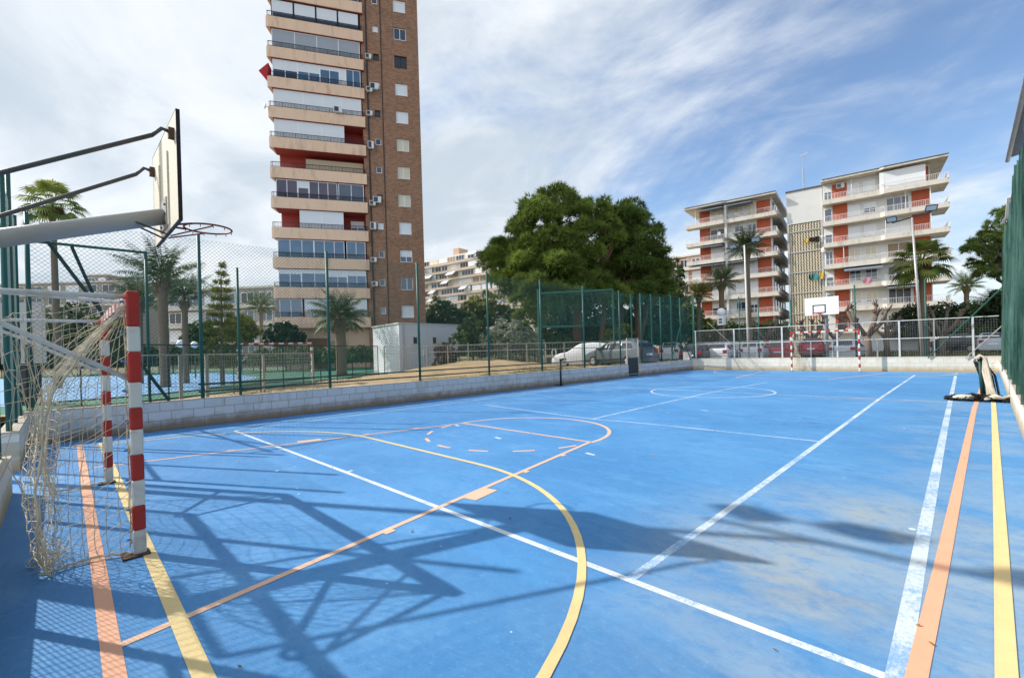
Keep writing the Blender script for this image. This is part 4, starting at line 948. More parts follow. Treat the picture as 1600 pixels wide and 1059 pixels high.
for k in range(NF):
    zt = Z0+FH*k; zb = zt-1.05; zc = zt+FH-1.05
    mb = MB(); slab(mb, ft, [(-.12, -.12), (.10, .02), (BW-.08, .02), (BW-.08, -1.75), (.2, -1.75)], zb, zt)
    par = mb.build('balcony', M_tan, tw)
    mb = MB(); mb.box((.25, -1.74, zc-.04), (BW-.09, -.05, zc-.002), 0, ft); mb.box((BW-.34, -1.74, zt), (BW-.31, -.3, zc-.04), 0, ft); mb.box((.5, -1.745, zt), (BW-.35, -1.735, zc-.04), 0, ft); mb.build('soffit', M_soffit, par)
    railing(ft, par, [(-.02, -.12), (.12, -.03), (BW-.14, -.03)], zt, .48, .13, M_rail)
    kind = lv.get(k, ('blinds', 'blue', 'mixed')[k % 3]); d = -.22; a0, a1 = .35, BW-.42; n = 8; st = (a1-a0)/n
    def seg(i, j, kd, nn, **q): return win(ft, tw, a0+st*i, a0+st*j, zt+.02, zc-.06, d, kd, nn, sill=False, **q)
    if kind == 'g4': [seg(2*i, 2*i+2-.03, 'glass', 1, split=.72, fm=M_rail) for i in range(4)]
    elif kind == 'blinds': seg(0, 8, 'grey', 4)
    elif kind == 'mixed':
        seg(0, 2.2, 'white', 2, split=.55); seg(2.2, 4.2, 'blue', 2, split=.5); seg(4.2, 6, 'blue', 2, split=.2); seg(6.0, 6.6, 'white', 1); seg(6.6, 8, 'blue', 2)
    elif kind == 'ac': seg(0, 2.6, 'white', 1); seg(2.6, 4.4, 'white', 1); seg(4.4, 6.1, 'white', 1); seg(6.1, 8, 'white', 1); aircon(ft, tw, a0+st*5.8, zt+.05, .0)
    elif kind == 'open_r': seg(0, 2.1, 'white', 1); seg(2.1, 4.2, 'white', 1); seg(4.2, 6.3, 'white', 1)
    elif kind == 'red':
        mb = MB(); mb.box((a0+st*2.6, -1.70, zt), (a1, -.9, zc-.5), 0, ft); mb.build('inner_wall', M_beige, tw)
    elif kind == 'purple': seg(0, 1.9, 'purple', 2); seg(1.9, 2.9, 'purple', 1, split=.4); seg(2.9, 5.5, 'purple', 3); seg(5.6, 8, 'glass', 2)
    elif kind == 'red2': seg(2.0, 4.0, 'white', 1); seg(4.0, 6.0, 'white', 1); win(ft, tw, a0+st*6.6, a1-.1, zt, zc-.5, -1.6, 'white', 2, split=.5, sill=False)
    elif kind == 'blue': seg(0, 3.2, 'blue', 3); seg(3.2, 6.0, 'blue', 3); seg(6.2, 8, 'blue', 2)
    elif kind == 'blue2': seg(0, 2.0, 'blue', 2, split=.25); seg(2.0, 4.4, 'blue', 2, split=.2); seg(4.4, 6.2, 'blue', 2, split=.38); seg(6.2, 8, 'blue', 2, split=.3)
    elif kind == 'low': seg(0, 2, 'blue', 2); seg(2.2, 6, 'white', 2); seg(6.2, 8, 'white', 1)
    # brick side: a small and a large window on every floor
    lk = {11: 'white', 10: 'glass', 9: 'dark', 8: 'white', 7: 'white', 6: 'cream', 5: 'cream', 4: 'cream', 3: 'white', 2: 'white', 1: 'glass', 0: 'white'}.get(k, 'white')
    sk = {10: 'white', 9: 'dark', 8: 'white', 7: 'dark', 6: 'glass', 5: 'glass', 4: 'brown', 3: 'white', 2: 'glass', 1: 'glass', 0: 'grey'}.get(k, 'glass')
    win(ft, tw, BW+2.98, BW+4.22, zt-.10, zt+1.18, -.45, lk, 2, split=.55 if k == 2 else (1 if lk in ('white', 'cream') else 0), fm=M_wframe if lk != 'dark' else M_rail)
    win(ft, tw, BW+.86, BW+1.42, zt+.30, zt+1.0, -.45, sk, 1, fm=M_wframe if sk not in ('dark', 'brown') else M_rail)
    if k in (1, 2, 3, 4, 6, 7, 8, 9): aircon(ft, tw, BW+(.40 if k not in (7, 2) else .35), zt+(.25 if k % 2 else -.2), -.28, .58, .45+.25*(k in (3, 6)))
    if k in (8, 4): aircon(ft, tw, BW+.85, zt+.1, -.28, .8, .6)
mb = MB(); a = ft.p(-.02, -.2, Z0+8*FH); vs = [a+V((0, 0, 1.35)), a+V((0, 0, -.5)), a-uT*.85+V((0, 0, .45)), ft.p(.0, -1.5, Z0+8*FH+1.5), ft.p(.0, -1.5, Z0+8*FH-.3)]
mb.add(vs, [(0, 2, 1), (0, 3, 2), (2, 4, 1), (3, 4, 2)]); mb.build('awning', M_redcloth, tw)
mb = MB(); c = ft.p(-.35, .1, Z0+7*FH-.1); mb.sphere(c, .28, 10, sq=(1, .35, 1)); mb.tube([c, ft.p(.1, -.1, Z0+7*FH-.2)], .03, 5); mb.build('satellite_dish', M_acw, tw)
mb = MB(); mb.box((.6, -1.7, 0), (BW-.1, -1.2, Z0-1.05), 0, ft); mb.box((2.6, -1.2, .2), (4.4, -1.12, 3.3), 1, ft); mb.box((4.6, -1.2, .2), (6.3, -1.12, 3.0), 2, ft); mb.build('ground_floor', [M_tan, pm('brown_door', (.26, .12, .05), .6), M_beige], tw)
# ---- the two white and red blocks on the right share one alignment
az = math.radians(82); uB = V((math.sin(az), math.cos(az), 0))
brB = brickmat('red_brick', (uB.x, uB.y), ((.52, .115, .055), (.46, .095, .045)), (.36, .16, .11), .26, .085, .007, bmp=.15)
SZ = [2.9, 5.8, 8.7, 11.6, 14.5, 17.4, 20.3, 23.1]
def block(name, label, o, wallu, slabs_, depth, side, bricks, panels, wins, loc_u):
    fr = Frame(o, uB); t = thing(name, label, 'apartment building', fr.p(loc_u, -depth/2, 0))
    mb = MB(); mb.box((wallu[0], -depth, 0), (wallu[1], -.0, SZ[-1]-.12), 0, fr); mb.build('wall', M_plaster, t)
    pts = slabs_
    mb = MB(); slab(mb, fr, [(a+(-.12 if i == 0 else 0), d+.25) for i, (a, d) in enumerate(pts)]+[(pts[-1][0], -depth-.3), (pts[0][0], -depth-.3)], SZ[-1]-.10, SZ[-1]+.12)
    mb2 = MB(); slab(mb2, fr, [(a, d+.30) for a, d in pts]+[(pts[-1][0]+.06, -depth-.35), (pts[0][0]-.06, -depth-.35)], SZ[-1]+.125, SZ[-1]+.22); rf_ = mb.build('roof', M_cream, t); mb2.build('roof_edge', M_roofd, rf_)
    for i, z in enumerate(SZ[:-1]):
        mb = MB(); slab(mb, fr, list(pts)+[(pts[-1][0], -depth*side), (wallu[1]+.002 if side else pts[-1][0], -depth*side), (wallu[1]+.002, .004), (wallu[0]-.002, .004), (pts[0][0], .004)] if side else list(pts)+[(pts[-1][0], -2.6), (wallu[1]+.002, -2.6), (wallu[1]+.002, .004), (pts[0][0], .004)], z-.34, z+.0)
        mb.build('balcony', M_cream, t)
        b_ = t.children[-1]
        mb = MB(); pp = list(pts)+([(pts[-1][0], -depth*side)] if side else [(pts[-1][0], -2.6)])
        for (a, c) in zip(pp[:-1], pp[1:]):
            A, B = fr.p(a[0], a[1], 0), fr.p(c[0], c[1], 0); dd = (B-A).normalized(); ins = V((-dd.y, dd.x, 0))*.12
            mb.prism([A+V((0, 0, z)), B+V((0, 0, z)), B+ins+V((0, 0, z)), A+ins+V((0, 0, z))], (0, 0, .22))
        mb.build('parapet', M_cream, b_)
        e = .06; railing(fr, b_, [(a+(e if i2 == 0 else -e if i2 >= len(pts)-1 else 0), d-e) for i2, (a, d) in enumerate(pp)], z+.22, .72, .16, M_railw, .011)
        zc = (SZ[i+1])-.36
        for (u0, u1, dd) in bricks:
            mb = MB(); mb.box((u0, -.3, z+.002), (u1, dd, zc), 0, fr); mb.build('brick_panel', brB, t)
    wins(fr, t)
    return fr, t
def winsB(fr, t):
    two = {6: 'white', 5: 'white', 4: 'white', 3: 'cream', 2: 'glass', 1: 'cream', 0: 'white'}
    big = {6: 'white', 5: 'glass', 4: 'white', 3: 'brown', 2: 'dark', 1: 'dark', 0: 'cream'}
    for i in range(7):
        z = SZ[i]; zc = SZ[i+1]-.36
        if i > 0:
            for u0, j in ((2.75, 0), (4.45, 1)):
                k = two[i]; win(fr, t, u0, u0+1.25, z+.75, z+2.1, .03, k if not (i == 5 and j == 1) else 'glass', 2, split=(.55 if (i == 5 and j == 1) else .85 if i == 1 else 1 if k in ('white', 'cream') else 0))
            if i == 6:
                win(fr, t, 6.5, 10.5, z+.1, zc-.02, 1.25, 'white', 2, sill=False)
                mb = MB(); mb.box((6.1, .02, z), (6.5, 1.28, zc-.01), 0, fr); mb.build('end_panel', M_wframe, t)
            else: win(fr, t, 6.75, 9.0, z+.05, z+2.2, .03, big[i], 3 if big[i] != 'brown' else 2, split=1 if big[i] in ('white', 'brown') else 0)
            win(fr, t, .15, 1.0, z+.1, z+2.15, .03, 'glass' if i % 2 else 'white', 1 if i % 3 else 2, split=0 if i % 2 else .3)
            mb = MB(); mb.bar(fr.p((2.9, 8.2, 2.2, 6.6, 8.6, 3.2)[i-1], 1.0, z+.2), fr.p((2.9, 8.2, 2.2, 6.6, 8.6, 3.2)[i-1], 1.0, zc), .07); mb.build('slim_column', M_railw, t)
            if i in (4, 5): mb = MB(); mb.bar(fr.p(10.9, 1.2, z+.2), fr.p(10.9, 1.2, zc), .09); mb.build('slim_column', M_railw, t)
        win(fr, t, 11.0-.0, 11.03, z+.1, z+2.1, -1.5, 'glass', 1, sill=False)
    aircon(fr, t, 2.0, SZ[6]+1.75, .06, .9, .6)
    mb = MB(); z = SZ[3]-.36; mb.prism([fr.p(2.2, .05, z), fr.p(2.2, 1.9, z-.42), fr.p(2.2, 1.9, z-.62), fr.p(2.2, .05, z-.1)], uB*4.0); mb.build('awning', M_greycloth, t)
    mb = MB(); z = SZ[2]-.36; mb.prism([fr.p(6.6, .05, z), fr.p(6.6, 2.4, z-.36), fr.p(6.6, 2.4, z-.44), fr.p(6.6, .05, z-.1)], uB*3.2); mb.build('awning', M_greycloth, t)
    mb = MB()
    for i in range(3, 5):
        pass
    mb.box((-.05, -.2, .3), (.5, -.1, 2.4), 0, fr); mb.box((2.6, .0, .25), (5.9, .03, 1.7), 1, fr); mb.box((6.6, .0, .25), (10.6, .03, 2.2), 1, fr); mb.build('garage_opening', [M_glass, M_dark], t)
    # open-block stair screen between the two blocks
    mb = MB(); mb.box((-4.35, -12, 0), (-.06, -.62, 22.9), 0, fr); mb.box((-4.35, -.62, 18.3), (-.06, -.22, 22.9), 0, fr); st = mb.build('stair_tower', M_plaster, t)
    mb = MB(); mb.box((-4.45, -12, 22.905), (-.0, -.12, 23.08), 0, fr); mb.build('roof', M_roofd, st)
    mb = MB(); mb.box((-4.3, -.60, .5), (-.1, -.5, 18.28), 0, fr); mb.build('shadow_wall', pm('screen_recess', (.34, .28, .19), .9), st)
    mb = MB()
    for z in [2.6, 5.5, 8.4, 11.3, 14.2, 17.1]: mb.box((-4.3, -.52, z), (-.1, -.22, z+.14), 0, fr)
    mb.box((-4.35, -.5, .3), (-4.1, -.18, 18.28), 0, fr); mb.box((-.36, -.5, .3), (-.08, -.18, 18.28), 0, fr); mb.build('screen_frame', pm('screen_grey', (.45, .45, .43), .8), st)
    mb = MB(); c = 0
    for r in range(76):
        z = .6+r*.232
        for q in range(11):
            u = -4.06+q*.335; o = .05 if r % 2 else 0
            mb.box((u+o, -.50, z), (u+o+.20, -.30, z+.20), 0, fr)
    mb.build('screen_blocks', pm('screen_cream', (.64, .57, .43), .85, .15, 3), st)
oB = W(1290, 500, 61.4); oB.z = 0; fb0 = Frame(oB, uB); oB = fb0.p(0, -1.2, 0)
frB, tB = block('apartment_building', 'white and brick apartment block with wide projecting balconies on the far right', oB, (0, 11.0), [(0, 1.2), (6.1, 1.2), (6.5, 1.55), (12.55, 1.55)], 11, 0, [(1.08, 2.70, .05), (9.25, 10.9, .05)], None, winsB, 6)
def winsA(fr, t):
    for i in range(7):
        z = SZ[i]; zc = SZ[i+1]-.36
        kk = ('white', 'glass', 'white', 'white', 'white', 'glass', 'cream')[i]
        win(fr, t, 3.4, 5.5, z+.1, z+2.15, .03, ('cream', 'dark', 'white', 'white', 'white', 'dark', 'cream')[i], 2, split=(1, .35, 1, 1, 1, 0, 1)[i])
        win(fr, t, 6.9, 8.2, z+.7, z+2.1, .03, kk, 2, split=0 if kk == 'glass' else 1); win(fr, t, 8.8, 9.9, z+.3, z+2.1, .03, 'glass' if i in (0, 1, 5) else kk, 2, split=.3 if i in (0, 1) else (0 if i == 5 else 1))
        win(fr, t, 11.85, 11.99, z+.5, z+2.1, .02, 'dark', 1, sill=False)
        for j in range(4):
            mb = MB(); mb.box((12.0, -2.2-3*j, z+.1), (12.05, -1.0-3*j, z+2.2), 0, fr); mb.build('side_window', M_glass, t)
        mb = MB(); mb.box((5.75, .0, z), (6.05, 1.3, zc), 0, fr); mb.build('bay_wall', M_plaster, t)
    for i, (a, b_) in ((6, (2.2, 5.6)), (6, (6.2, 9.6)), (4, (2.2, 5.4)), (3, (.6, 5.7)), (3, (6.1, 10.2))):
        z = SZ[i+1]-.36 if i == 6 else SZ[i+1]-.36
        mb = MB(); mb.prism([fr.p(a, .05, z), fr.p(a, 2.05, z-.30), fr.p(a, 2.05, z-.42), fr.p(a, .05, z-.1)], uB*(b_-a)); mb.build('awning', M_greycloth, t)
    mb = MB(); mb.bar(fr.p(1.5, 1.2, SZ[6]+.2), fr.p(1.5, 1.2, SZ[7]-.15), .12); mb.build('slim_column', M_railw, t)
oA = W(1075, 500, 72.5); oA.z = 0; oA = Frame(oA, uB).p(0, -1.6, 0)
frA, tA = block('apartment_building', 'white and brick apartment block with grey awnings behind the two date palms', oA, (1.75, 12.0), [(0, 1.6), (5.6, 1.6), (6.0, 1.25), (12.75, 1.25)], 14, .95, [(1.78, 3.35, .05), (10.0, 11.8, .05)], None, winsA, 6)
# things on the buildings
c = frB.p(-2.4, -3, 23.08); am = thing('roof_antenna', 'thin television antenna mast on the roof between the two white blocks', 'antenna', c)
mb = MB(); mb.tube([c, c+V((0, 0, 3.6))], .10, 5); mb.tube([c+V((0, 0, 3.6)), c+V((0, 0, 5.9))], .035, 5); mb.build('mast', M_galv, am)
mb = MB(); mb.tube([c+V((-.35, 0, 5.6)), c+V((.7, -.3, 5.7))], .03, 4)
for i in range(6): q = c+V((-.3+.18*i, -.05*i, 5.6+.02*i)); mb.tube([q+V((0, 0, -.22)), q+V((0, 0, .22))], .018, 4)
mb.build('aerial', M_galv, am)
def cloth(fr, u, d, z, w_, h_, m, label, kind='garment'):
    mb = MB(); n = 6; vs = []
    for i in range(n+1):
        s = i/n
        for t, k in ((0, 1), (.5, 1.05), (1, .9)): vs.append(fr.p(u+(s-.5)*w_*k, d+.04*math.sin(s*9+t*2), z-h_*t*(1-.12*math.sin(s*8))))
    for i in range(n+1):
        s = i/n
        for t, k in ((0, 1), (.5, 1.05), (1, .9)): vs.append(fr.p(u+(s-.5)*w_*k, d+.03+.04*math.sin(s*9+t*2), z-h_*t*(1-.12*math.sin(s*8))))
    o = 3*(n+1); fs = []
    for i in range(n):
        for k in range(2): a = i*3+k; fs += [(a, a+3, a+4, a+1), (o+a, o+a+1, o+a+4, o+a+3)]
    mb.add(vs, fs); tag(mb.build('hanging_laundry', m, loc=fr.p(u, d, z)), label, 'laundry', 'laundry on the stair screen lines')
M_cy = pm('yellow_cloth', (.62, .42, .06), .85); M_ck = pm('black_cloth', (.012, .012, .014), .85); M_ct = pm('teal_cloth', (.06, .22, .22), .85); M_cw = pm('white_cloth', (.7, .7, .72), .85); M_cp = pm('pink_cloth', (.5, .22, .28), .85)
cloth(frB, -2.0, .15, 15.95, .55, .5, M_cy, 'yellow garment on the upper clothes line, leftmost'); cloth(frB, -1.35, .15, 16.0, .65, .62, M_ck, 'black garment on the upper clothes line beside the yellow one')
cloth(frB, -.75, .15, 16.05, .5, .85, M_ck, 'longer black garment on the upper clothes line'); cloth(frB, -.25, .15, 16.1, .4, .3, M_cw, 'small white garment at the right of the upper clothes line')
cloth(frB, -1.1, .15, 11.0, 1.1, .95, M_ct, 'teal cloth on the lower clothes line'); cloth(frB, -.35, .15, 11.05, .55, .85, M_cy, 'yellow garment on the lower clothes line'); cloth(frB, -1.6, .15, 10.9, .5, .7, M_ck, 'black garment at the left of the lower clothes line')
cloth(frB, 4.6, 1.72, 9.55, .9, .75, M_cp, 'pink patterned towel over a white balcony railing')
mb = MB(); c = frB.p(-.05, .25, 14.0); mb.sphere(c, .42, 12, sq=(.8, .3, 1)); mb.tube([c, frB.p(-.05, -.6, 13.7)], .04, 5); tag(mb.build('satellite_dish', M_acw, loc=c, smooth=True), 'white satellite dish at the edge of the stair screen', 'satellite dish')
for (u, i, lab) in ((.9, 2, 'white plastic table on the lower left balcony'), (8.4, 2, 'white plastic table on the balcony behind the fan palm')):
    c = frB.p(u, .75, SZ[i]+.02); mb = MB(); mb.tube([c+V((0, 0, .72)), c+V((0, 0, .76))], .48, 12)
    for k in range(4): mb.tube([c+V((.34*math.cos(k*1.57+.8), .34*math.sin(k*1.57+.8), 0)), c+V((.3*math.cos(k*1.57+.8), .3*math.sin(k*1.57+.8), .72))], .03, 5)
    tag(mb.build('balcony_table', M_wframe, loc=c), lab, 'table')
# ---- long stepped block far behind
pL, pR = W(664, 480, 185), W(664, 480, 185); azm = math.radians(82); uM = V((math.sin(azm), math.cos(azm), 0)); fm_ = Frame(V((pL.x, pL.y, 0)), uM)
M_salmon = pm('salmon_band', (.62, .40, .27), .8, .1, .3, spec=.2)
lm_ = thing('apartment_building', 'long pale apartment block with salmon balcony bands far behind the trees', 'apartment building', fm_.p(25, -6, 0))
mb = MB(); mb.box((-12, -14, 0), (62, 0, 38.8), 0, fm_); mb.build('wall', pm('far_plaster', (.66, .62, .54), .85, .06, .2), lm_)
mb = MB(); mb.box((16, -6, 38.82), (19, -1, 41.5), 0, fm_); mb.build('roof_house', M_salmon, lm_)
NFM = 12; kinds = ('white', 'glass', 'cream', 'white', 'dark', 'grey', 'white', 'brown')
cnt = 0
for i in range(NFM):
    z = 39.0-3.05*(i+1)
    mb = MB(); mb.box((-12.1, .0, z-.55), (62, 1.5, z+.15), 0, fm_); mb.box((-12.1, 1.505, z-.08), (62, 1.6, z+.22), 1, fm_); mb.build('balcony', [pm('far_band', (.70, .66, .58), .8, .05, .2), M_salmon], lm_)
    if i < 10:
        u = -11.0+R_.random()*2
        while u < 44 and cnt < 96:
            w_ = R_.choice((3.2, 4.2, 6.0)); k = R_.choice(kinds)
            front = k in ('white', 'grey')
            win(fm_, lm_, u, u+w_, z+.2, z+2.35, 1.2 if front and R_.random() < .6 else .1, k, max(2, int(w_/1.4)), fw=.1, sill=False); cnt += 1; u += w_+R_.choice((.4, .9, 1.8))
for i in range(16):
    f = R_.randrange(0, 9); u = R_.uniform(-11, 40); z = 39.0-3.05*f-.6
    mb = MB(); mb.prism([fm_.p(u, 1.3, z), fm_.p(u, 3.0, z-1.3), fm_.p(u, 3.0, z-1.5), fm_.p(u, 1.3, z-.15)], uM*R_.uniform(2.6, 4.4)); mb.build('awning', M_cw, lm_)
def far_block(px0, px1, ytop, D, label, wallm, nf, nb, az_=82, kinds=('glass', 'white', 'dark'), extra=None, floor_h=3.0):
    o = W(px0, 500, D); o.z = 0; a = math.radians(az_); u = V((math.sin(a), math.cos(a), 0)); fr = Frame(o, u)
    m = (px1-CX)/FOC; lat = (px0-CX)/FOC*D; ul, ud = u.dot(CR), u.dot(CF); wd = (m*D-lat)/(ul-m*ud); h = W(px0, ytop, D).z
    t = thing('apartment_building', label, 'apartment building', fr.p(wd/2, -5, 0))
    mb = MB(); mb.box((0, -12, 0), (wd, 0, h), 0, fr); mb.build('wall', wallm, t)
    mb = MB(); mb.box((-.2, -12.2, h+.002), (wd+.2, .3, h+.35), 0, fr); mb.build('roof', M_cream, t)
    for i in range(nf):
        z = h-floor_h*(i+1)+.2
        mb = MB(); mb.box((-.1, .002, z-.5), (wd+.1, 1.0, z+.1), 0, fr); mb.build('balcony', M_cream, t)
        for j in range(nb):
            a0 = wd*(j+.12)/nb; win(fr, t, a0, a0+wd/nb*.7, z+.3, z+2.2, .05, R_.choice(kinds), 2, sill=False, fw=.1)
    return fr, t
far_block(1028, 1100, 408, 112, 'pale building with orange walls peeking out between the pine and the cypress', pm('far_orange', (.50, .27, .17), .85), 8, 4)
far_block(-40, 215, 447, 120, 'low grey beige block far off behind the fan palm', pm('far_grey', (.36, .33, .27), .85, .2, .2), 5, 9, 46)
far_block(138, 170, 431, 122, 'square tower stub rising above the low grey block', pm('far_brown', (.34, .27, .21), .85), 3, 2, 46)
far_block(262, 432, 457, 78, 'grey apartment block half hidden behind the date palms', pm('far_grey2', (.37, .36, .33), .85, .15, .2), 4, 6, 52)
# ---- white hut
c0 = W(623, 500, 29.5); c1 = W(715, 500, 33.5); c2 = W(582, 500, 33.0)
for q in (c0, c1, c2): q.z = -.05
ht = thing('white_hut', 'small white flat roofed hut with three tiny dark windows before the tower', 'hut', c0)
c3 = c1+(c2-c0); M_hut = brickmat('hut_blocks', ((c1-c0).normalized().x, (c1-c0).normalized().y), ((.72, .73, .74), (.68, .69, .70)), (.52, .53, .54), .4, .2, .006, stain=(.5, .48, .44), stain_amt=.35, bmp=.2)
mb = MB(); mb.prism([c0, c1, c3, c2], (0, 0, 3.5)); mb.build('wall', M_hut, ht)
cc = (c0+c1+c2+c3)/4; mb = MB(); mb.prism([cc+(q-cc)*1.03+V((0, 0, 3.502)) for q in (c0, c1, c3, c2)], (0, 0, .1)); mb.build('roof', pm('hut_roof', (.55, .53, .5), .8), ht)
fh = Frame(c0, c1-c0); Lh_ = (c1-c0).length
mb = MB(); mb.tube([fh.p(Lh_*.06, .06, .1), fh.p(Lh_*.06, .06, 3.45)], .05, 6); mb.build('drain_pipe', M_galv, ht)
mb = MB(); mb.box((Lh_*.36, .003, 1.3), (Lh_*.36+.35, .14, 1.8), 0, fh); mb.build('meter_box', M_acw, ht)
for t_ in (.24, .56, .84): win(fh, ht, Lh_*t_-.22, Lh_*t_+.22, 2.1, 2.65, .02, 'dark', 1, fm=M_cream)
# ---- persons on the balcony
def person(c, label, shirt, trousers):
    sk = [(0, 0, .95, .125), (0, 0, 1.12, .125), (0, 0, 1.32, .14), (0, 0, 1.43, .10), (0, 0, 1.50, .055), (0, -.01, 1.60, .085), (0, 0, 1.70, .085)]
    me = bpy.data.meshes.new('person'); vs = [(x, y, z) for x, y, z, r in sk]; rs = [r for *_, r in sk]; ed = [(i, i+1) for i in range(6)]
    for s in (-1, 1):
        b = len(vs); vs += [(s*.19, 0, 1.38), (s*.24, -.02, 1.12), (s*.20, -.20, .98), (s*.19, -.27, .99)]; rs += [.055, .045, .036, .034]; ed += [(3, b), (b, b+1), (b+1, b+2), (b+2, b+3)]
        b = len(vs); vs += [(s*.095, 0, .86), (s*.11, -.015, .48), (s*.11, 0, .07), (s*.11, -.15, .04)]; rs += [.085, .06, .045, .035]; ed += [(0, b), (b, b+1), (b+1, b+2), (b+2, b+3)]
    me.from_pydata(vs, ed, []); ob = bpy.data.objects.new('person', me); COL.objects.link(ob); ob['_o'] = tuple(c)
    ob.location = c; ob.modifiers.new('skin', 'SKIN'); sm = ob.modifiers.new('sub', 'SUBSURF'); sm.levels = sm.render_levels = 1
    for i, v in enumerate(me.skin_vertices[0].data): v.radius = (rs[i], rs[i]*.85); v.use_root = (i == 0)
    m, nt, b = new_mat('person_skin_and_clothes'); tc = N(nt, 'ShaderNodeTexCoord'); s = N(nt, 'ShaderNodeSeparateXYZ'); L(nt, tc.outputs['Object'], s.inputs[0])
    k = mth(nt, 'GREATER_THAN', s.outputs[2], .93); k2 = mth(nt, 'GREATER_THAN', s.outputs[2], 1.48)
    L(nt, mixc(nt, k2, mixc(nt, k, trousers, shirt), (.42, .24, .17)), b.inputs['Base Color']); me.materials.append(m)
    tag(ob, label, 'person')
    mb = MB(); mb.sphere(V(c)+V((0, .02, 1.70)), .105, 10, sq=(.9, 1, .8)); mb.build('hair', M_black, ob, smooth=True)
    mb = MB(); mb.add([V(c)+V(p) for p in ((-.02, -.10, 1.60), (.02, -.10, 1.60), (0, -.125, 1.585), (0, -.095, 1.64))], [(0,1,2), (0,2,3), (1,3,2)]); mb.build('nose', pm('skin', (.42, .24, .17), .6), ob)
person(frA.p(3.3, 1.0, SZ[5]+.01), 'person in dark clothes standing on an upper balcony of the left white block', (.02, .02, .025), (.03, .03, .05))
person(frA.p(4.9, 1.0, SZ[5]+.01), 'person in a white shirt standing on an upper balcony of the left white block', (.7, .7, .7), (.08, .08, .12))
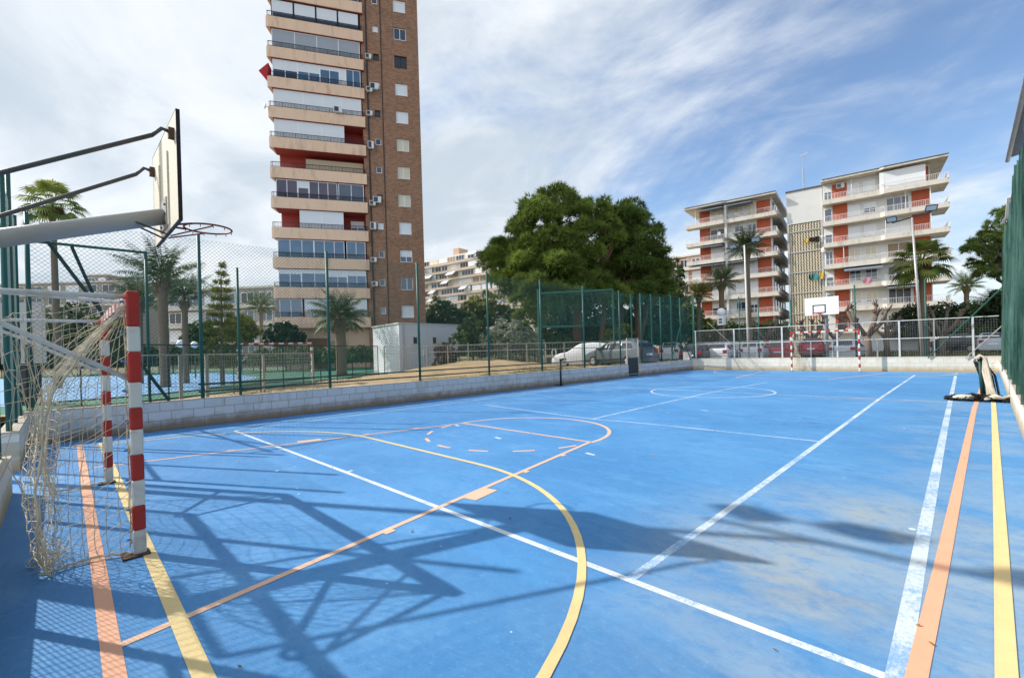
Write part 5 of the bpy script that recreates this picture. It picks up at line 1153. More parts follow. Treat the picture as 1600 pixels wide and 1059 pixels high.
# ------------------------------------------------------------------ cars
ST = [(-2.08, .62, .66, .66), (-2.06, .90, .94, .70), (-1.92, .97, 1.06, .68), (-1.72, .98, 1.30, .60), (-1.38, .97, 1.45, .57), (-.5, .95, 1.50, .57), (.25, .94, 1.46, .57), (.55, .93, 1.36, .58), (1.12, .91, .98, .66), (1.70, .80, .86, .66), (2.0, .68, .72, .60), (2.10, .52, .55, .52)]
def car(base, yaw, col, name, label, h=1.0, cover=False, est=0, group='parked cars beyond the pitch'):
    t = thing(name, label, 'car', base, group); M = Matrix.Translation(V(base)) @ Matrix.Rotation(yaw, 4, 'Z'); mb = MB(); n = 12; hw = .88; vs = []
    body = pm('car_paint_%d' % car.n, col, .28 if not cover else .85, .05, 1.5, spec=.6 if not cover else .1); car.n += 1
    for (x, be, to, wt) in ST:
        be *= h; to *= h; tp = 1 if abs(x) < 1.85 else .94; zb = .20 if not cover else .10
        if cover: wt = min(.82, wt+.12)
        half = [(hw*.80*tp, zb), (hw*tp, zb+.22), (hw*1.0*tp, be*.78), (hw*.97*tp, be), ((wt+.03), to-.07*(to-be > .1)), (wt*.78, to)]
        ring = [(y, z) for y, z in half]+[(-y, z) for y, z in half[::-1]]
        j = .018 if cover else 0
        vs += [M @ V((x+R_.uniform(-j, j), y+R_.uniform(-j, j), z+R_.uniform(-j, j))) for y, z in ring]
    k = len(ST); fs = [(i*n+j, (i+1)*n+j, (i+1)*n+(j+1) % n, i*n+(j+1) % n) for i in range(k-1) for j in range(n)]+[tuple(range(n)), tuple((k-1)*n+j for j in range(n))[::-1]]
    mb.add(vs, fs); b_ = mb.build('body' if not cover else 'cover', body, t)
    bv = b_.modifiers.new('bevel', 'BEVEL'); bv.width = .03; bv.segments = 2; bv.limit_method = 'ANGLE'; bv.angle_limit = math.radians(25)
    b_.data.polygons.foreach_set('use_smooth', [True]*len(b_.data.polygons))
    mg = glassmat('car_glass', (.03, .035, .045), .05) if 'car_glass' not in MATS else MATS['car_glass']
    def lerp_st(x):
        for a, c in zip(ST[:-1], ST[1:]):
            if a[0] <= x <= c[0]: f = (x-a[0])/(c[0]-a[0]); return [a[i]+(c[i]-a[i])*f for i in range(4)]
    if not cover:
        for s in (-1, 1):
            for xs_ in ((-1.62, -1.3, -.75), (-.70, -.4, .1), (.15, .5, .92)):
                mb = MB(); lo = []; hi = []
                for x in xs_:
                    _, be, to, wt = lerp_st(x); be *= h; to *= h; f0, f1 = .06, .80; yb_ = hw*.97+(wt+.03-hw*.97)*f0; yt = hw*.97+(wt+.03-hw*.97)*f1
                    lo.append(M @ V((x, s*(yb_+.012), be+(to-.07-be)*f0))); hi.append(M @ V((x, s*(yt+.012), max(be+.03, be+(to-.07-be)*f1))))
                mb.add(lo+hi, [(0, 1, 4, 3), (1, 2, 5, 4)] if s < 0 else [(0, 3, 4, 1), (1, 4, 5, 2)]); mb.build('side_window', mg, t)
        for nm, xa, xb in (('rear_window', -1.90, -1.42), ('windscreen', .62, 1.10)):
            mb = MB(); vs = []
            for q in range(4):
                x = xa+(xb-xa)*q/3; _, be, to, wt = lerp_st(x); o = .015
                vs += [M @ V((x+(-o if nm == 'rear_window' else o), y, to*h+o)) for y in (-wt*.86, wt*.86)]
            mb.add(vs, [(2*q, 2*q+2, 2*q+3, 2*q+1) for q in range(3)]); mb.build(nm, mg, t)
        for s in (-1, 1):
            mb = MB(); mb.box((-2.085, s*.62-.14, .72*h), (-1.96, s*.62+.14, .96*h), M=M); mb.build('tail_light', pm('tail_red', (.35, .02, .02), .25), t)
            mb = MB(); mb.box((1.84, s*.58-.16, .60*h), (2.03, s*.58+.16, .72*h), M=M); mb.build('headlight', M_lens, t)
            mb = MB(); mb.box((.72, s*.98-.08, .95*h), (.88, s*.98+.08, 1.07*h), M=M); mb.build('wing_mirror', body, t)
        mb = MB(); mb.box((-2.10, -.26, .60*h), (-2.075, .26, .71*h), M=M); mb.build('number_plate', M_bwhite, t)
        mb = MB(); mb.box((-2.11, -.80, .26), (-1.98, .80, .46), M=M); mb.build('rear_bumper', M_black if est else body, t)
    for x in (-1.28, 1.30):
        for s in (-1, 1):
            mb = MB(); mb.tube([M @ V((x, s*.68, .31)), M @ V((x, s*.885, .31))], .31, 16); wh = mb.build('wheel', pm('tyre', (.02, .02, .02), .85), t)
            mb = MB(); mb.tube([M @ V((x, s*.80, .31)), M @ V((x, s*.893, .31))], .19, 10); mb.build('rim', M_galv, wh)
    return t
car.n = 0
def park(px_, D, yaw, col, label, **k):
    p = W(px_, 545, D); z = ground_z(p.x, p.y); car((p.x, p.y, z), math.radians(yaw), col, 'parked_car', label, **k)
park(917, 29.0, 205, (.86, .86, .87), 'car under a white fabric cover left of the gate', cover=True, h=1.02)
park(968, 26.5, 172, (.10, .115, .125), 'dark grey saloon car seen from the side just behind the gate')
park(1052, 41, 106, (.56, .57, .58), 'white off-road car parked under the trees by the grass verge', h=1.12)
park(1094, 33.5, 95, (.02, .02, .026), 'black car parked nearest the far left corner post')
park(1131, 33.8, 95, (.58, .59, .60), 'small white hatchback right of the black car', h=1.02)
park(1180, 34.4, 98, (.54, .56, .58), 'white hatchback behind the white floodlight pole', h=1.04)
park(1222, 35.5, 96, (.36, .025, .035), 'red car left of the far goal, seen through the white fence')
park(1272, 36.2, 96, (.33, .012, .022), 'dark red car inside the far goal opening')
park(1326, 33.2, 88, (.52, .54, .56), 'white car at the right upright of the far goal', h=.98)
park(1492, 37.0, 160, (.035, .037, .042), 'dark car in the shade of the bushes at the right')
park(1548, 35.0, 92, (.50, .53, .56), 'silver hatchback at the far right beside the green netting')
# ------------------------------------------------------------------ plants
LF_pine = leafmat('pine_needles', (.055, .105, .015), (.195, .25, .048), .45)
LF_pined = leafmat('dark_pine_needles', (.042, .085, .016), (.145, .195, .04), .4)
LF_palm = leafmat('palm_leaflets', (.035, .062, .020), (.105, .130, .048), .15)
LF_fan = leafmat('fan_palm_leaves', (.06, .10, .016), (.22, .25, .06), .3)
LF_bush = leafmat('bush_leaves', (.025, .055, .012), (.085, .12, .03), .25)
LF_bushd = leafmat('dark_bush_leaves', (.012, .030, .010), (.04, .065, .02), .2)
LF_yel = leafmat('yellow_green_leaves', (.09, .11, .014), (.20, .20, .03), .3)
LF_olive = leafmat('olive_leaves', (.11, .13, .085), (.24, .26, .18), .2)
LF_brown = leafmat('dead_leaves', (.06, .03, .015), (.15, .085, .045), .1)
LF_grass = leafmat('grass_blades', (.06, .085, .02), (.17, .16, .06), .3)
M_bark = pm('grey_bark', (.16, .12, .09), .95, .35, 6, bmp=.7, bscale=25, stretch=(1, 1, .3)); M_barkr = pm('red_bark', (.20, .10, .06), .95, .35, 6, bmp=.7, bscale=20, stretch=(1, 1, .3))
M_palmb = pm('palm_bark', (.20, .14, .09), .95, .4, 9, bmp=.9, bscale=14, stretch=(.6, .6, 2.2)); M_paleb = pm('pale_bark', (.30, .27, .24), .9, .3, 6, bmp=.6)
def unit(n): d = NR.normal(size=(n, 3)); return d/np.linalg.norm(d, axis=1)[:, None]
def clump_points(blobs, per, sub=.26, up=.25, low=-.55, fill=.25):
    """points and outward directions over small clumps that sit on the blobs of a crown"""
    P, D = [], []
    for (c, r, wt) in blobs:
        c = np.array(c); r = np.array(r if hasattr(r, '__len__') else (r, r, r), float); nc = max(3, int(26*wt))
        d = unit(nc*2); d = d[d[:, 2] > low][:nc]; rad = NR.uniform(.62, 1.08, len(d))[:, None]
        cc = c+d*r*rad; sr = r.mean()*sub*NR.uniform(.6, 1.35, len(d))
        for q, s, dd in zip(cc, sr, d):
            n = max(3, int(per*wt/nc*NR.uniform(.6, 1.4))); e = unit(n); e = e+dd*.55+np.array((0, 0, up)); e /= np.linalg.norm(e, axis=1)[:, None]
            P.append(q+e*s*NR.uniform(.45, 1.05, n)[:, None]*np.array((1, 1, .8))); D.append(e)
        n = int(per*wt*fill); e = unit(n); P.append(c+e*r*NR.uniform(.2, .8, n)[:, None]); D.append(e)
    return np.concatenate(P), np.concatenate(D)
def tufts(P, D, ln, wd, k):
    """k thin pointed blades from every point, fanned round its direction"""
    n = len(P); V_, F_ = [], []
    for j in range(k):
        d = D+NR.normal(size=(n, 3))*.55; d /= np.linalg.norm(d, axis=1)[:, None]
        s = np.cross(d, NR.normal(size=(n, 3))); s /= np.linalg.norm(s, axis=1)[:, None]+1e-9
        l = ln*NR.uniform(.6, 1.25, n)[:, None]
        V_.append(np.stack([P-s*wd, P+s*wd, P+d*l], 1).reshape(-1, 3)); F_.append(np.arange(3*n).reshape(-1, 3)+3*n*j)
    return np.concatenate(V_), np.concatenate(F_)
def leaves(P, D, s, asp=.6):
    n = len(P); a = np.cross(D+NR.normal(size=(n, 3))*.8, NR.normal(size=(n, 3))); a /= np.linalg.norm(a, axis=1)[:, None]+1e-9
    nn = D+NR.normal(size=(n, 3))*.7; b = np.cross(nn, a); b /= np.linalg.norm(b, axis=1)[:, None]+1e-9
    l = s*NR.uniform(.6, 1.3, n)[:, None]
    return np.stack([P-a*l*.5, P+b*l*asp*.5+nn*l*.08, P+a*l*.5, P-b*l*asp*.5+nn*l*.08], 1).reshape(-1, 3), np.arange(4*n).reshape(-1, 4)
def limb(mb, a, b, r0, r1, w_=.12, n=7):
    a, b = V(a), V(b); k = 6; ln = (b-a).length; pts = []
    for i in range(k+1):
        t = i/k; pts.append(a.lerp(b, t)+V((R_.gauss(0, 1), R_.gauss(0, 1), R_.gauss(0, .5)))*w_*ln*.12*(1 if 0 < i < k else 0)+V((0, 0, -.06*ln*math.sin(t*3.14))))
    mb.tube(pts, [r0+(r1-r0)*i/k for i in range(k+1)], n)
def tree(name, label, cat, base, trunks, blobs, lf, per, mode='leaf', size=.3, bark=None, group=None, sub=.26, k=5, wd=.02, limbs=True, low=-.55, fill=.25):
    base = V(base); t = thing(name, label, cat, base, group)
    mb = MB()
    for (a, b, r0, r1) in trunks: limb(mb, a, b, r0, r1)
    if limbs and trunks:
        for (c, r, wt) in blobs:
            s = min(trunks, key=lambda q: (V(q[1])-V(c)).length); limb(mb, V(s[0]).lerp(V(s[1]), R_.uniform(.6, .98)), c, s[3]*.8, s[3]*.2, .3, 5)
    if mb.v: mb.build('trunk', bark or M_bark, t, smooth=True)
    P, D = clump_points(blobs, per, sub, low=low, fill=fill*(.4 if mode == 'tuft' else 1))
    vs, fs = tufts(P, D, size, wd, k) if mode == 'tuft' else leaves(P, D, size)
    npmesh('crown', vs, fs, lf, t); return t
def bl(px_, py_, D, r, wt=1.0, off=0, sq=(1, 1, .85)):
    """blob of a crown at its real distance"""
    c = W(px_, py_, D+off); R = r/FOC*D; return (tuple(c), (R*sq[0], R*sq[1], R*sq[2]), wt)
# big pine group
def pine_crown(D, outline, n, rmin, rmax, seed):
    """pads of foliage spread through the volume of the crown; outline gives (px, y top, y bottom) across it"""
    r = random.Random(seed); out = []; x0, x1 = outline[0][0], outline[-1][0]; cx_ = (x0+x1)/2; hw = (x1-x0)/2
    tries = 0
    while len(out) < n and tries < 9000:
        tries += 1
        x = r.uniform(x0, x1)
        for a, b in zip(outline[:-1], outline[1:]):
            if a[0] <= x <= b[0]: f = (x-a[0])/(b[0]-a[0]); yt = a[1]+(b[1]-a[1])*f; yb = a[2]+(b[2]-a[2])*f
        R = r.uniform(rmin, rmax)
        if yb-yt < R*1.2: continue
        y = r.uniform(yt+R*.75, yb-R*.3); edge = max(0, 1-((x-cx_)/hw)**2)**.5
        off = r.uniform(-1, 1)*hw/FOC*D*.75*edge
        if abs(off) < .35*hw/FOC*D*edge and yt+R*1.6 < y and r.random() < .75: continue      # hollow in the middle, branches carry pads outside
        c = W(x, y, D+off); q = R/FOC*D
        if any((V(c)-V(o[0])).length < (q+o[1][0])*.58 for o in out): continue
        out.append((tuple(c), (q, q, q*.62), (R/26)**2))
    return out
D = 41; b0 = at(905, D, .3)
tree('pine_tree', 'largest stone pine with a broad bright green crown in the middle of the picture', 'pine tree', b0,
     [(b0, W(900, 400, D), .55, .2), (at(938, D, .3), W(945, 420, D), .28, .14), (W(902, 470, D), W(840, 400, D), .28, .12), (W(902, 470, D), W(960, 380, D), .28, .12), (W(902, 440, D), W(868, 320, D), .22, .08)],
     pine_crown(D, [(766, 392, 425), (785, 362, 450), (805, 338, 462), (822, 312, 470), (838, 298, 472), (858, 286, 473), (870, 272, 474), (882, 292, 476), (894, 316, 476), (906, 302, 478), (924, 290, 478), (940, 300, 478), (950, 326, 478), (962, 345, 470)], 92, 12, 29, 4),
     LF_pine, 520, 'tuft', .46, M_barkr, 'pines behind the car park', .36, 5, .036, limbs=True, low=-.35, fill=.5)
D = 44; b0 = at(1003, D, .3)
tree('pine_tree', 'darker pine with a leaning trunk on the right of the largest pine', 'pine tree', b0,
     [(b0, W(985, 400, D), .42, .2), (at(990, D, .3), W(1016, 455, D), .30, .16), (at(975, D+1, .3), W(965, 420, D+1), .3, .16)],
     pine_crown(D, [(944, 345, 478), (958, 330, 478), (972, 306, 478), (986, 310, 476), (998, 334, 474), (1010, 342, 470), (1020, 372, 466), (1030, 384, 460), (1040, 412, 450), (1046, 425, 445)], 66, 11, 26, 9),
     LF_pined, 560, 'tuft', .46, M_barkr, 'pines behind the car park', .36, 5, .036, limbs=True, low=-.35, fill=.5)
D = 36; b0 = at(842, D, .6)
tree('pine_tree', 'young dark pine low in front of the largest pine beside the green frame', 'pine tree', b0, [(b0, W(832, 465, D), .22, .1)],
     [bl(838, 452, D, 30, .7), bl(818, 470, D, 24, .5), bl(850, 482, D, 26, .5), bl(826, 500, D, 24, .5), bl(856, 462, D, 24, .5), bl(880, 470, D, 26, .5)], LF_pined, 900, 'tuft', .42, M_bark, 'pines behind the car park', .3, 5, .035)
D = 34; b0 = at(1580, D, .3)
tree('pine_tree', 'dark pine leaning in at the right edge above the green netting', 'pine tree', b0, [(b0, W(1570, 380, D), .35, .18)],
     pine_crown(D, [(1516, 375, 425), (1530, 362, 436), (1545, 345, 440), (1560, 332, 442), (1580, 318, 445), (1600, 310, 445)], 34, 9, 17, 5), LF_pined, 620, 'tuft', .30, M_bark, None, .36, 5, .024, low=-.35, fill=.5)
def date_palm(label, px_, pyc, D, rad, tr, nf=44, droop=1.0, zb=None, lf=None, lean=0, group='date palms', up=False):
    c = W(px_, pyc, D); b = at(px_+lean, D, 0); b.z = ground_z(b.x, b.y) if zb is None else zb
    t = thing('date_palm', label, 'palm tree', b, group)
    mb = MB(); k = 14; pts = [b.lerp(c, i/k) for i in range(k+1)]; rs = [tr*(1.12 if i == 0 else 1+.05*(i % 2)) for i in range(k-1)]+[tr*1.55, tr*1.2]; mb.tube(pts, rs, 10); mb.build('trunk', M_palmb, t, smooth=True)
    mb = MB()
    for i in range(60):
        a = R_.random()*6.28; h = R_.uniform(-1.0, .05)*tr*3.2; q = c+V((math.cos(a)*tr*1.3, math.sin(a)*tr*1.3, h)); mb.tube([q, q+V((math.cos(a)*tr*.7, math.sin(a)*tr*.7, tr*1.0))], [tr*.22, tr*.06], 4)
    mb.build('leaf_bases', M_palmb, t)
    vs, fs = [], []
    def add(p): vs.append(tuple(p)); return len(vs)-1
    for i in range(nf):
        az_ = i*2.39996+R_.uniform(-.2, .2); s = i/nf; el = math.radians(86-(78 if up else 98)*s**1.15+R_.uniform(-9, 9)); Ln = rad*R_.uniform(.85, 1.12)*(1.0 if s < .8 else .85)
        h = V((math.cos(az_), math.sin(az_), 0)); p = V(c); n = 16; pts = []; e = el
        for j in range(n+1):
            pts.append(V(p)); e -= droop*(.018+.085*(j/n)**1.3)*(1.0+.3*math.cos(el)); p = p+(h*math.cos(e)+V((0, 0, math.sin(e))))*Ln/n
        side = V((-h.y, h.x, 0))
        for j in range(n):
            w0 = .025*rad/2.5*(1-j/n)+.006; a = add(pts[j]-side*w0); b2 = add(pts[j]+side*w0); c2 = add(pts[j+1]+side*w0*.8); d2 = add(pts[j+1]-side*w0*.8); fs.append((a, b2, c2, d2))
            if j < 2: continue
            tdir = (pts[j+1]-pts[j]).normalized(); nrm = side.cross(tdir)
            for f in (0, .5) if j % 2 else (.25,):
                q = pts[j].lerp(pts[j+1], f); x = (j+f)/n; ll = rad*.24*math.sin(math.pi*min(1, .18+x*.82))**.7*R_.uniform(.8, 1.15)
                for sg in (-1, 1):
                    dr = (side*sg*.75+tdir*.62+nrm*.30+V((0, 0, -.18))).normalized(); m = q+dr*ll*.5+V((0, 0, -.0)); e2 = q+dr*ll+V((0, 0, -.14*ll)); wv = tdir*ll*.06
                    fs.append((add(q-wv*.5), add(m-wv), add(e2), add(m+wv)))
    npmesh('crown', np.array(vs), np.array(fs), lf or LF_palm, t); return t
def fan_palm(label, px_, pyc, D, rad, tr, nf=34, lean=0, lf=None, zb=None, skirt=True):
    c = W(px_, pyc, D); b = at(px_+lean, D, 0); b.z = ground_z(b.x, b.y) if zb is None else zb
    t = thing('fan_palm', label, 'palm tree', b, 'fan palms')
    mb = MB(); k = 12; mb.tube([b.lerp(c, i/k) for i in range(k+1)], [tr*(1.25-.25*i/k) for i in range(k+1)], 10); mb.build('trunk', M_palmb, t, smooth=True)
    vs, fs = [], []; vd, fd = [], []
    def fan(p, d, up_, R, vv, ff, drp, nseg=22):
        s = d.cross(up_).normalized(); u2 = s.cross(d).normalized()
        for j in range(nseg):
            a = math.radians(-115+230*(j+.5)/nseg); dr = d*math.cos(a)+s*math.sin(a); wv = (s*math.cos(a)-d*math.sin(a))*R*.055; ll = R*(1-.25*abs(a)/2.0)*R_.uniform(.9, 1.08)
            m = p+dr*ll*.55+u2*ll*.05; e = p+dr*ll+V((0, 0, -drp*ll))
            b0 = len(vv); vv += [tuple(p), tuple(m-wv), tuple(e), tuple(m+wv)]; ff.append((b0, b0+1, b0+2, b0+3))
    for i in range(nf):
        az_ = i*2.39996+R_.uniform(-.15, .15); s = i/nf; el = math.radians(80-118*s+R_.uniform(-8, 8)); h = V((math.cos(az_), math.sin(az_), 0)); d = h*math.cos(el)+V((0, 0, math.sin(el)))
        e = c+d*rad*.62+V((0, 0, -.05*rad*(1-math.sin(el)))); side = V((-h.y, h.x, 0))*.02*rad
        b0 = len(vs); vs += [tuple(c-side), tuple(c+side), tuple(e+side*.6), tuple(e-side*.6)]; fs.append((b0, b0+1, b0+2, b0+3))
        d2 = (d+V((0, 0, -.35))).normalized(); fan(e, d2, V((0, 0, 1)) if abs(d2.z) < .9 else h, rad*.50, vs, fs, .32)
    npmesh('crown', np.array(vs), np.array(fs), lf or LF_fan, t)
    if skirt:
        for i in range(16):
            az_ = i*2.4; h = V((math.cos(az_), math.sin(az_), 0)); fan(c+h*rad*.18+V((0, 0, -.12*rad)), (h*.35+V((0, 0, -1))).normalized(), h, rad*.36, vd, fd, .1, 14)
        npmesh('dead_skirt', np.array(vd), np.array(fd), LF_brown, t)
    return t
fan_palm('tall fan palm rising behind the corner posts at upper left', 82, 322, 24, 1.45, .13, 30, lean=8)
fan_palm('bright green fan palm in front of the right hand block beside the grey floodlight pole', 1439, 412, 33.5, 2.05, .17, 36, lean=8, zb=.3)
date_palm('date palm with a thick trunk just left of the tall green post', 253, 440, 22, 2.35, .20, 26, lean=4, up=True)
date_palm('slimmer date palm right of the thick trunked one', 288, 470, 25, 2.2, .14, 24, lean=2, up=True)
date_palm('low date palm half hidden behind the red and white goal post', 216, 472, 26, 2.0, .2, 32)
date_palm('dark date palm in front of the foot of the tower', 531, 498, 31, 2.5, .33, 46, droop=1.25, lean=2)
date_palm('small faraway palm left of the tower', 408, 480, 52, 2.4, .2, 30)
date_palm('tall date palm behind the white floodlight pole', 1166, 388, 47, 2.75, .26, 40, lean=6, zb=.3)
date_palm('shorter grey green date palm left of the white floodlight pole', 1127, 440, 47, 2.25, .26, 40, lean=2, zb=.3)
date_palm('small palm against the sky right of the right hand block', 1510, 447, 62, 2.6, .26, 34, lean=1, zb=.3, lf=LF_fan)
date_palm('bushy low palm at the right above the silver hatchback', 1560, 480, 44, 2.6, .25, 34, zb=.3, lf=LF_bushd)
date_palm('sunlit palm behind the green netting left of the white block', 1092, 462, 50, 2.3, .2, 34, zb=.3, lf=LF_yel)
# layered young conifer
D = 21; b0 = at(346, D, .3); tp = W(345, 412, D); t = thing('conifer_tree', 'young conifer with level tiers of branches in front of the grey block', 'conifer', b0)
mb = MB(); mb.tube([b0, b0.lerp(tp, .5), tp], [.10, .06, .012], 7)
P, Dd = [], []
for i in range(13):
    s = i/12; c = b0.lerp(tp, .16+.82*s); R = (.95-.86*s**.9)
    for j in range(6 if s < .8 else 4):
        a = j*1.047+i*.5; e = c+V((math.cos(a)*R, math.sin(a)*R, .10*R)); mb.tube([c, c.lerp(e, .6)+V((0, 0, -.03)), e], [.022, .014, .006], 4)
        n = int(34*R+8); f = NR.uniform(.35 if s < .75 else .75, 1, n)[:, None]; P.append(np.array(c)*(1-f)+np.array(e)*f+NR.normal(size=(n, 3))*.05); dd = np.array((math.cos(a), math.sin(a), .35)); Dd.append(np.tile(dd, (n, 1))+NR.normal(size=(n, 3))*.4)
mb.build('trunk', M_bark, t); vs, fs = tufts(np.concatenate(P), np.concatenate(Dd), .20, .022, 4); npmesh('crown', vs, fs, LF_yel, t)
# slim cypress
D = 70; b0 = at(1063, D, .4); tree('cypress_tree', 'narrow dark cypress left of the white and brick block', 'cypress', b0, [(b0, W(1063, 430, D), .25, .08)], [bl(1063, 425+i*14, D, 5+i*1.6, .5, 0, (1, 1, 1.9)) for i in range(7)], LF_bushd, 420, 'leaf', .42, None, None, .5, limbs=False)
# shrubs, hedges and small trees: (name, label, category, px, D, blobs[(px,py,r,wt)], leaf, per, size)
def shrub(name, label, cat, px_, D, bs, lf, per, size, bark=None, group=None, mode='leaf', tr=.07, sub=.34):
    b = at(px_, D, 0); b.z = ground_z(b.x, b.y); lo = min(bs, key=lambda q: q[1])
    tree(name, label, cat, b, [(b, W(lo[0], lo[1], D), tr, tr*.5)], [bl(x, y, D+R_.uniform(-.6, .6), r, w_) for x, y, r, w_ in bs], lf, per, mode, size, bark, group, sub)
shrub('olive_tree', 'silvery grey green olive tree beyond the sandy mound', 'olive tree', 800, 31, [(772, 535, 22, .8), (800, 525, 26, 1), (828, 532, 22, .8), (785, 552, 22, .7), (815, 553, 24, .8), (838, 550, 14, .4), (762, 552, 14, .4)], LF_olive, 1500, .17)
shrub('citrus_tree', 'dark leafy orange tree beside the white hut', 'small tree', 738, 31, [(738, 512, 17, .7), (728, 530, 18, .7), (748, 528, 18, .7), (736, 548, 20, .7), (752, 548, 14, .4)], LF_bush, 1100, .22)
shrub('dry_bush', 'rounded dry brown bush at the corner of the white hut', 'bush', 695, 28.5, [(695, 548, 13, .8), (697, 562, 16, .9), (690, 571, 12, .6)], LF_brown, 1300, .16)
shrub('leafy_tree', 'rounded green tree right of the tower below the long block', 'tree', 690, 62, [(665, 505, 24, .8), (690, 492, 26, .9), (715, 505, 24, .8), (680, 520, 24, .7), (708, 522, 22, .7)], LF_bush, 1300, .5)
shrub('leafy_tree', 'yellow green rounded tree in front of the long block', 'tree', 752, 66, [(742, 482, 22, .8), (768, 478, 24, .8), (755, 500, 28, .9), (780, 498, 22, .7), (735, 505, 22, .6)], LF_yel, 1300, .5)
shrub('leafy_tree', 'dark tree between the yellow green tree and the pines', 'tree', 795, 60, [(795, 505, 22, .7), (815, 520, 24, .7), (785, 525, 22, .6)], LF_bushd, 1000, .5)
for i, (x, D, y, r, lf, lb) in enumerate(((1000, 50, 500, 26, LF_bush, 'mid green bushy tree below the dark pine'), (1030, 54, 492, 26, LF_bushd, 'dark green tree behind the ball-stop netting'), (1056, 56, 498, 24, LF_bush, 'leafy tree left of the sunlit palm'), (1078, 58, 492, 20, LF_yel, 'yellowish green tree under the cypress'), (1045, 66, 462, 20, LF_bush, 'taller green tree behind the netting near the cypress'))):
    shrub('leafy_tree', lb, 'tree', x, D, [(x, y, r, 1), (x-r*.6, y+r*.6, r*.8, .7), (x+r*.6, y+r*.7, r*.8, .7), (x, y+r*1.3, r*.9, .7)], lf, 1000, .42, group='trees behind the ball-stop netting')
for x_, y_, lf_, lb_ in ((878, 505, LF_bush, 'green tree behind the left post of the ball-stop cage'), (915, 500, LF_bushd, 'dark tree behind the middle of the ball-stop cage'), (955, 505, LF_bush, 'green tree between the two pine trunks')):
    shrub('leafy_tree', lb_, 'tree', x_, 56, [(x_, y_, 26, 1), (x_-18, y_+16, 22, .8), (x_+18, y_+14, 22, .8), (x_, y_-20, 20, .7), (x_, y_+30, 24, .8)], lf_, 900, .45, group='trees behind the pines')
shrub('fern_bush', 'low bright green bush in front of the pine trunks', 'bush', 965, 38, [(958, 522, 14, .6), (975, 518, 13, .6), (968, 532, 16, .6), (950, 534, 12, .4)], LF_yel, 700, .3)
def hedge(label, pts, h, dpt, lf, per, size, name='hedge'):
    t = thing(name, label, 'hedge', pts[0]); P, D = [], []
    for a, b in zip(pts[:-1], pts[1:]):
        n = int(per*(V(b)-V(a)).length); f = NR.uniform(0, 1, n)[:, None]; q = np.array(a)*(1-f)+np.array(b)*f
        d = unit(n); d[:, 2] = np.abs(d[:, 2])*1.2-.35; e = d/np.linalg.norm(d, axis=1)[:, None]; bumpy = 1+.16*np.sin(q[:, :1]*2.1+q[:, 1:2]*1.7)
        P.append(q+e*np.array((dpt/2, dpt/2, h*.5))*bumpy*NR.uniform(.8, 1.05, n)[:, None]+np.array((0, 0, h*.5))); D.append(e)
    vs, fs = leaves(np.concatenate(P), np.concatenate(D), size); npmesh('foliage', vs, fs, lf, t)
    mb = MB()
    for a, b in zip(pts[:-1], pts[1:]):
        for i in range(int((V(b)-V(a)).length/1.5)+1): q = V(a).lerp(V(b), min(1, i*1.5/(V(b)-V(a)).length)); mb.tube([q, q+V((0, 0, h*.7))], [.05, .03], 5)
    mb.build('stems', M_bark, t); return t
def hz(px_, D, z=None): q = at(px_, D, 0); q.z = ground_z(q.x, q.y) if z is None else z; return q
hedge('clipped green hedge below the balconies of the left white block', [hz(1086, 52), hz(1140, 52.5), hz(1232, 53)], 3.6, 1.6, LF_bush, 1100, .26)
hedge('dark hedge at the right below the balconies of the right hand block', [hz(1408, 43), hz(1460, 42.5), hz(1540, 42)], 4.3, 2.6, LF_bushd, 1500, .26)
hedge('dark green hedge along the far side of the second court', [hz(-60, 47, .2), hz(120, 46, .2), hz(270, 45, .2), hz(360, 46, .2)], 2.6, 2.0, LF_bushd, 900, .3)
hedge('loose green shrubs between the white hut and the ball-stop cage behind the mound', [hz(718, 37), hz(780, 38), hz(885, 39)], 2.6, 2.2, LF_bush, 900, .26)
hedge('low green shrubs behind the goal of the second court', [hz(395, 42, .2), hz(470, 40, .2), hz(575, 40, .2)], 2.0, 2.0, LF_bush, 800, .28)
hedge('shrubs against the wall at the far right behind the silver hatchback', [hz(1515, 40), hz(1600, 40)], 4.0, 2.0, LF_bush, 1100, .26)
for i, (x, D, y, r, lf, lb) in enumerate(((168, 44, 520, 26, LF_bush, 'mid green tree on the left behind the second court'), (112, 50, 505, 30, LF_bushd, 'dark tree behind the second court, left of the goal post'), (60, 46, 515, 34, LF_bush, 'broad green tree behind the near net at the left'), (316, 40, 520, 18, LF_bush, 'small green tree between the palm trunks and the conifer'), (376, 44, 508, 20, LF_yel, 'yellow green tree right of the conifer'), (446, 42, 520, 20, LF_bushd, 'dark leafy tree at the left foot of the tower'))):
    shrub('leafy_tree', lb, 'tree', x, D, [(x, y, r, 1), (x-r*.7, y+r*.5, r*.8, .7), (x+r*.7, y+r*.6, r*.8, .7), (x, y+r*1.1, r*.9, .7)], lf, 1000, .36, group='trees behind the second court')
shrub('oleander_bush', 'tall dark shrub at the right edge below the leaning pine', 'bush', 1566, 39, [(1556, 478, 18, .7), (1572, 470, 18, .7), (1548, 498, 16, .6), (1575, 500, 20, .6)], LF_bushd, 900, .3)
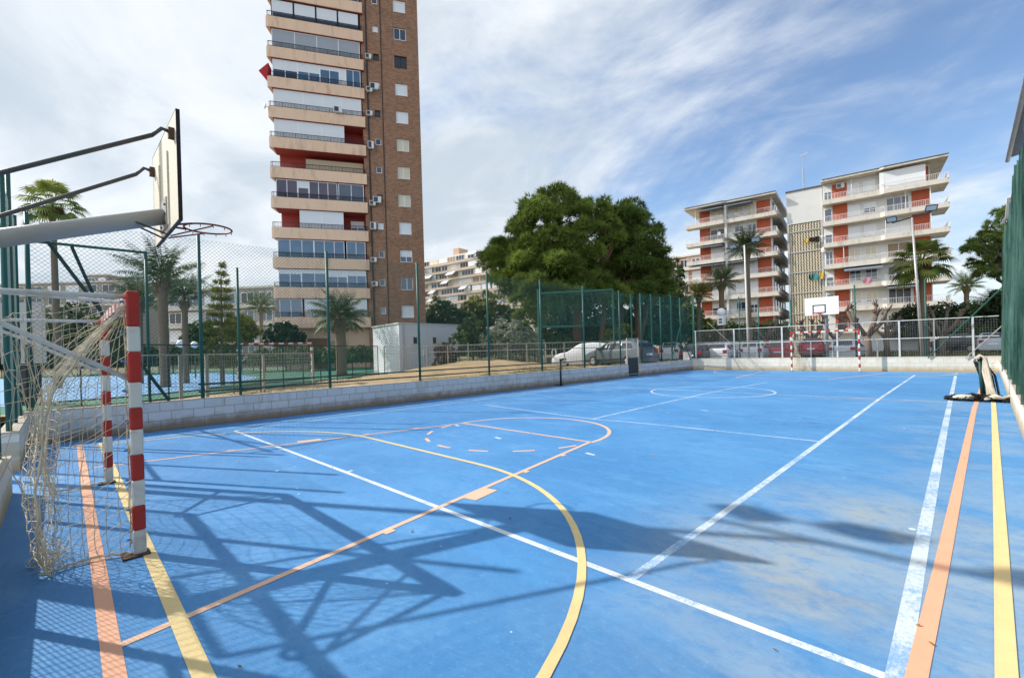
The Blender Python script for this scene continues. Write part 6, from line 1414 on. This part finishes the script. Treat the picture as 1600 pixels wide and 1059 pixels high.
# pollarded mulberry trees without leaves
def pollard(label, px_, D, hgt, spread, seed, nb=5):
    r = random.Random(seed); b = hz(px_, D); t = thing('pollard_tree', label, 'bare tree', b, 'leafless pollarded trees by the parking'); mb = MB()
    f = b+V((r.uniform(-.1, .1), 0, hgt*.42)); mb.tube([b, b.lerp(f, .5)+V((.05, 0, 0)), f], [.22, .18, .19], 9); mb.build('trunk', M_bark, t, smooth=True)
    mb = MB()
    for i in range(nb):
        a = 2*math.pi*i/nb+r.uniform(-.4, .4); e = f+V((math.cos(a)*spread, math.sin(a)*spread*.8, hgt*r.uniform(.34, .52))); m = f.lerp(e, .5)+V((math.cos(a)*.15, math.sin(a)*.1, -.12)); mb.tube([f-V((0, 0, .1)), m, e], [.13, .10, .085], 7)
        mb.sphere(e, .13, 7)
        for j in range(4): d = V((r.uniform(-1, 1), r.uniform(-1, 1), r.uniform(.1, 1))).normalized(); mb.tube([e, e+d*.2, e+d*.34+V((0, 0, .08))], [.06, .045, .03], 5)
        if r.random() < .7: d = V((math.cos(a+1), math.sin(a+1), .5)); q = m+d*.5; mb.tube([m, q], [.07, .05], 6); mb.sphere(q, .08, 6)
    mb.build('limbs', M_bark, t, smooth=True)
pollard('large leafless pollard tree right of the far goal', 1357, 29, 3.9, 1.05, 3, 6); pollard('leafless pollard tree behind the left part of the far fence', 1197, 40, 3.6, .95, 5); pollard('small leafless pollard tree just right of the large pollard', 1385, 33, 3.2, .7, 9, 4)
pollard('leafless pollard tree behind the far basketball post', 1305, 36, 3.4, .9, 12); pollard('leafless pollard tree under the dark hedge by the grey floodlight pole', 1470, 32, 3.4, 1.2, 15, 6); pollard('thin leafless pollard tree behind the opening of the far goal', 1268, 38, 3.2, .8, 19)
# low garden walls behind the cars
mb = MB(); a, b_ = hz(1085, 46), hz(1300, 49); mb.bar(a+V((0, 0, .7)), b_+V((0, 0, .7)), .25, 1.5); tag(mb.build('garden_wall', M_cream, loc=a), 'pale garden wall behind the white hatchbacks', 'wall')
mb = MB(); a, b_ = hz(1300, 46), hz(1450, 44); mb.bar(a+V((0, 0, .6)), b_+V((0, 0, .6)), .25, 1.3); tag(mb.build('garden_wall', M_plaster, loc=a), 'white garden wall on the right behind the pollard trees', 'wall')
# grass and weeds
P = []
for i in range(5200):
    y = R_.uniform(-15, 12.5); x = onL(y).x-.42-abs(R_.gauss(0, 1.2)); P.append((x, y, bank_h(x, y)))
P = np.array(P); keep = (np.sin(P[:, 1]*1.1)+np.sin(P[:, 1]*.37+2)+np.sin(P[:, 0]*2.3)) > .2; P = P[keep]
Dd = np.tile(np.array((0, 0, 1.0)), (len(P), 1)); vs, fs = tufts(P, Dd, .11, .006, 4); stuff(npmesh('weeds', vs, fs, LF_grass))
P = np.column_stack([NR.uniform(-30, 40, 9000), NR.uniform(27.6, 46, 9000), np.full(9000, .34)]); vs, fs = tufts(P, np.tile(np.array((0, 0, 1.0)), (9000, 1)), .22, .02, 4); stuff(npmesh('verge_grass', vs, fs, LF_grass))
mb = MB()
for i in range(900):
    y = R_.uniform(-14, 12.8); x = onL(y).x+abs(R_.gauss(0, .10))+.01; a = R_.random()*6.28; q = R_.uniform(.012, .04)
    mb.add([V((x+math.cos(a)*q, y+math.sin(a)*q, .006)), V((x-math.sin(a)*q*.6, y+math.cos(a)*q*.6, .012)), V((x-math.cos(a)*q, y-math.sin(a)*q, .02)), V((x+math.sin(a)*q*.6, y-math.cos(a)*q*.6, .008))], [(0, 1, 2, 3)])
for i in range(260):
    x = R_.uniform(-6, 6.2); y = R_.uniform(-14, 4); a = R_.random()*6.28; q = R_.uniform(.006, .018)
    mb.add([V((x+math.cos(a)*q, y+math.sin(a)*q, .006)), V((x-math.sin(a)*q*.6, y+math.cos(a)*q*.6, .010)), V((x-math.cos(a)*q, y-math.sin(a)*q, .016)), V((x+math.sin(a)*q*.6, y-math.cos(a)*q*.6, .007))], [(0, 1, 2, 3)])
stuff(mb.build('leaf_litter', MATS['dry_leaf']))
for o in list(bpy.data.objects):
    if '_o' in o: del o['_o']
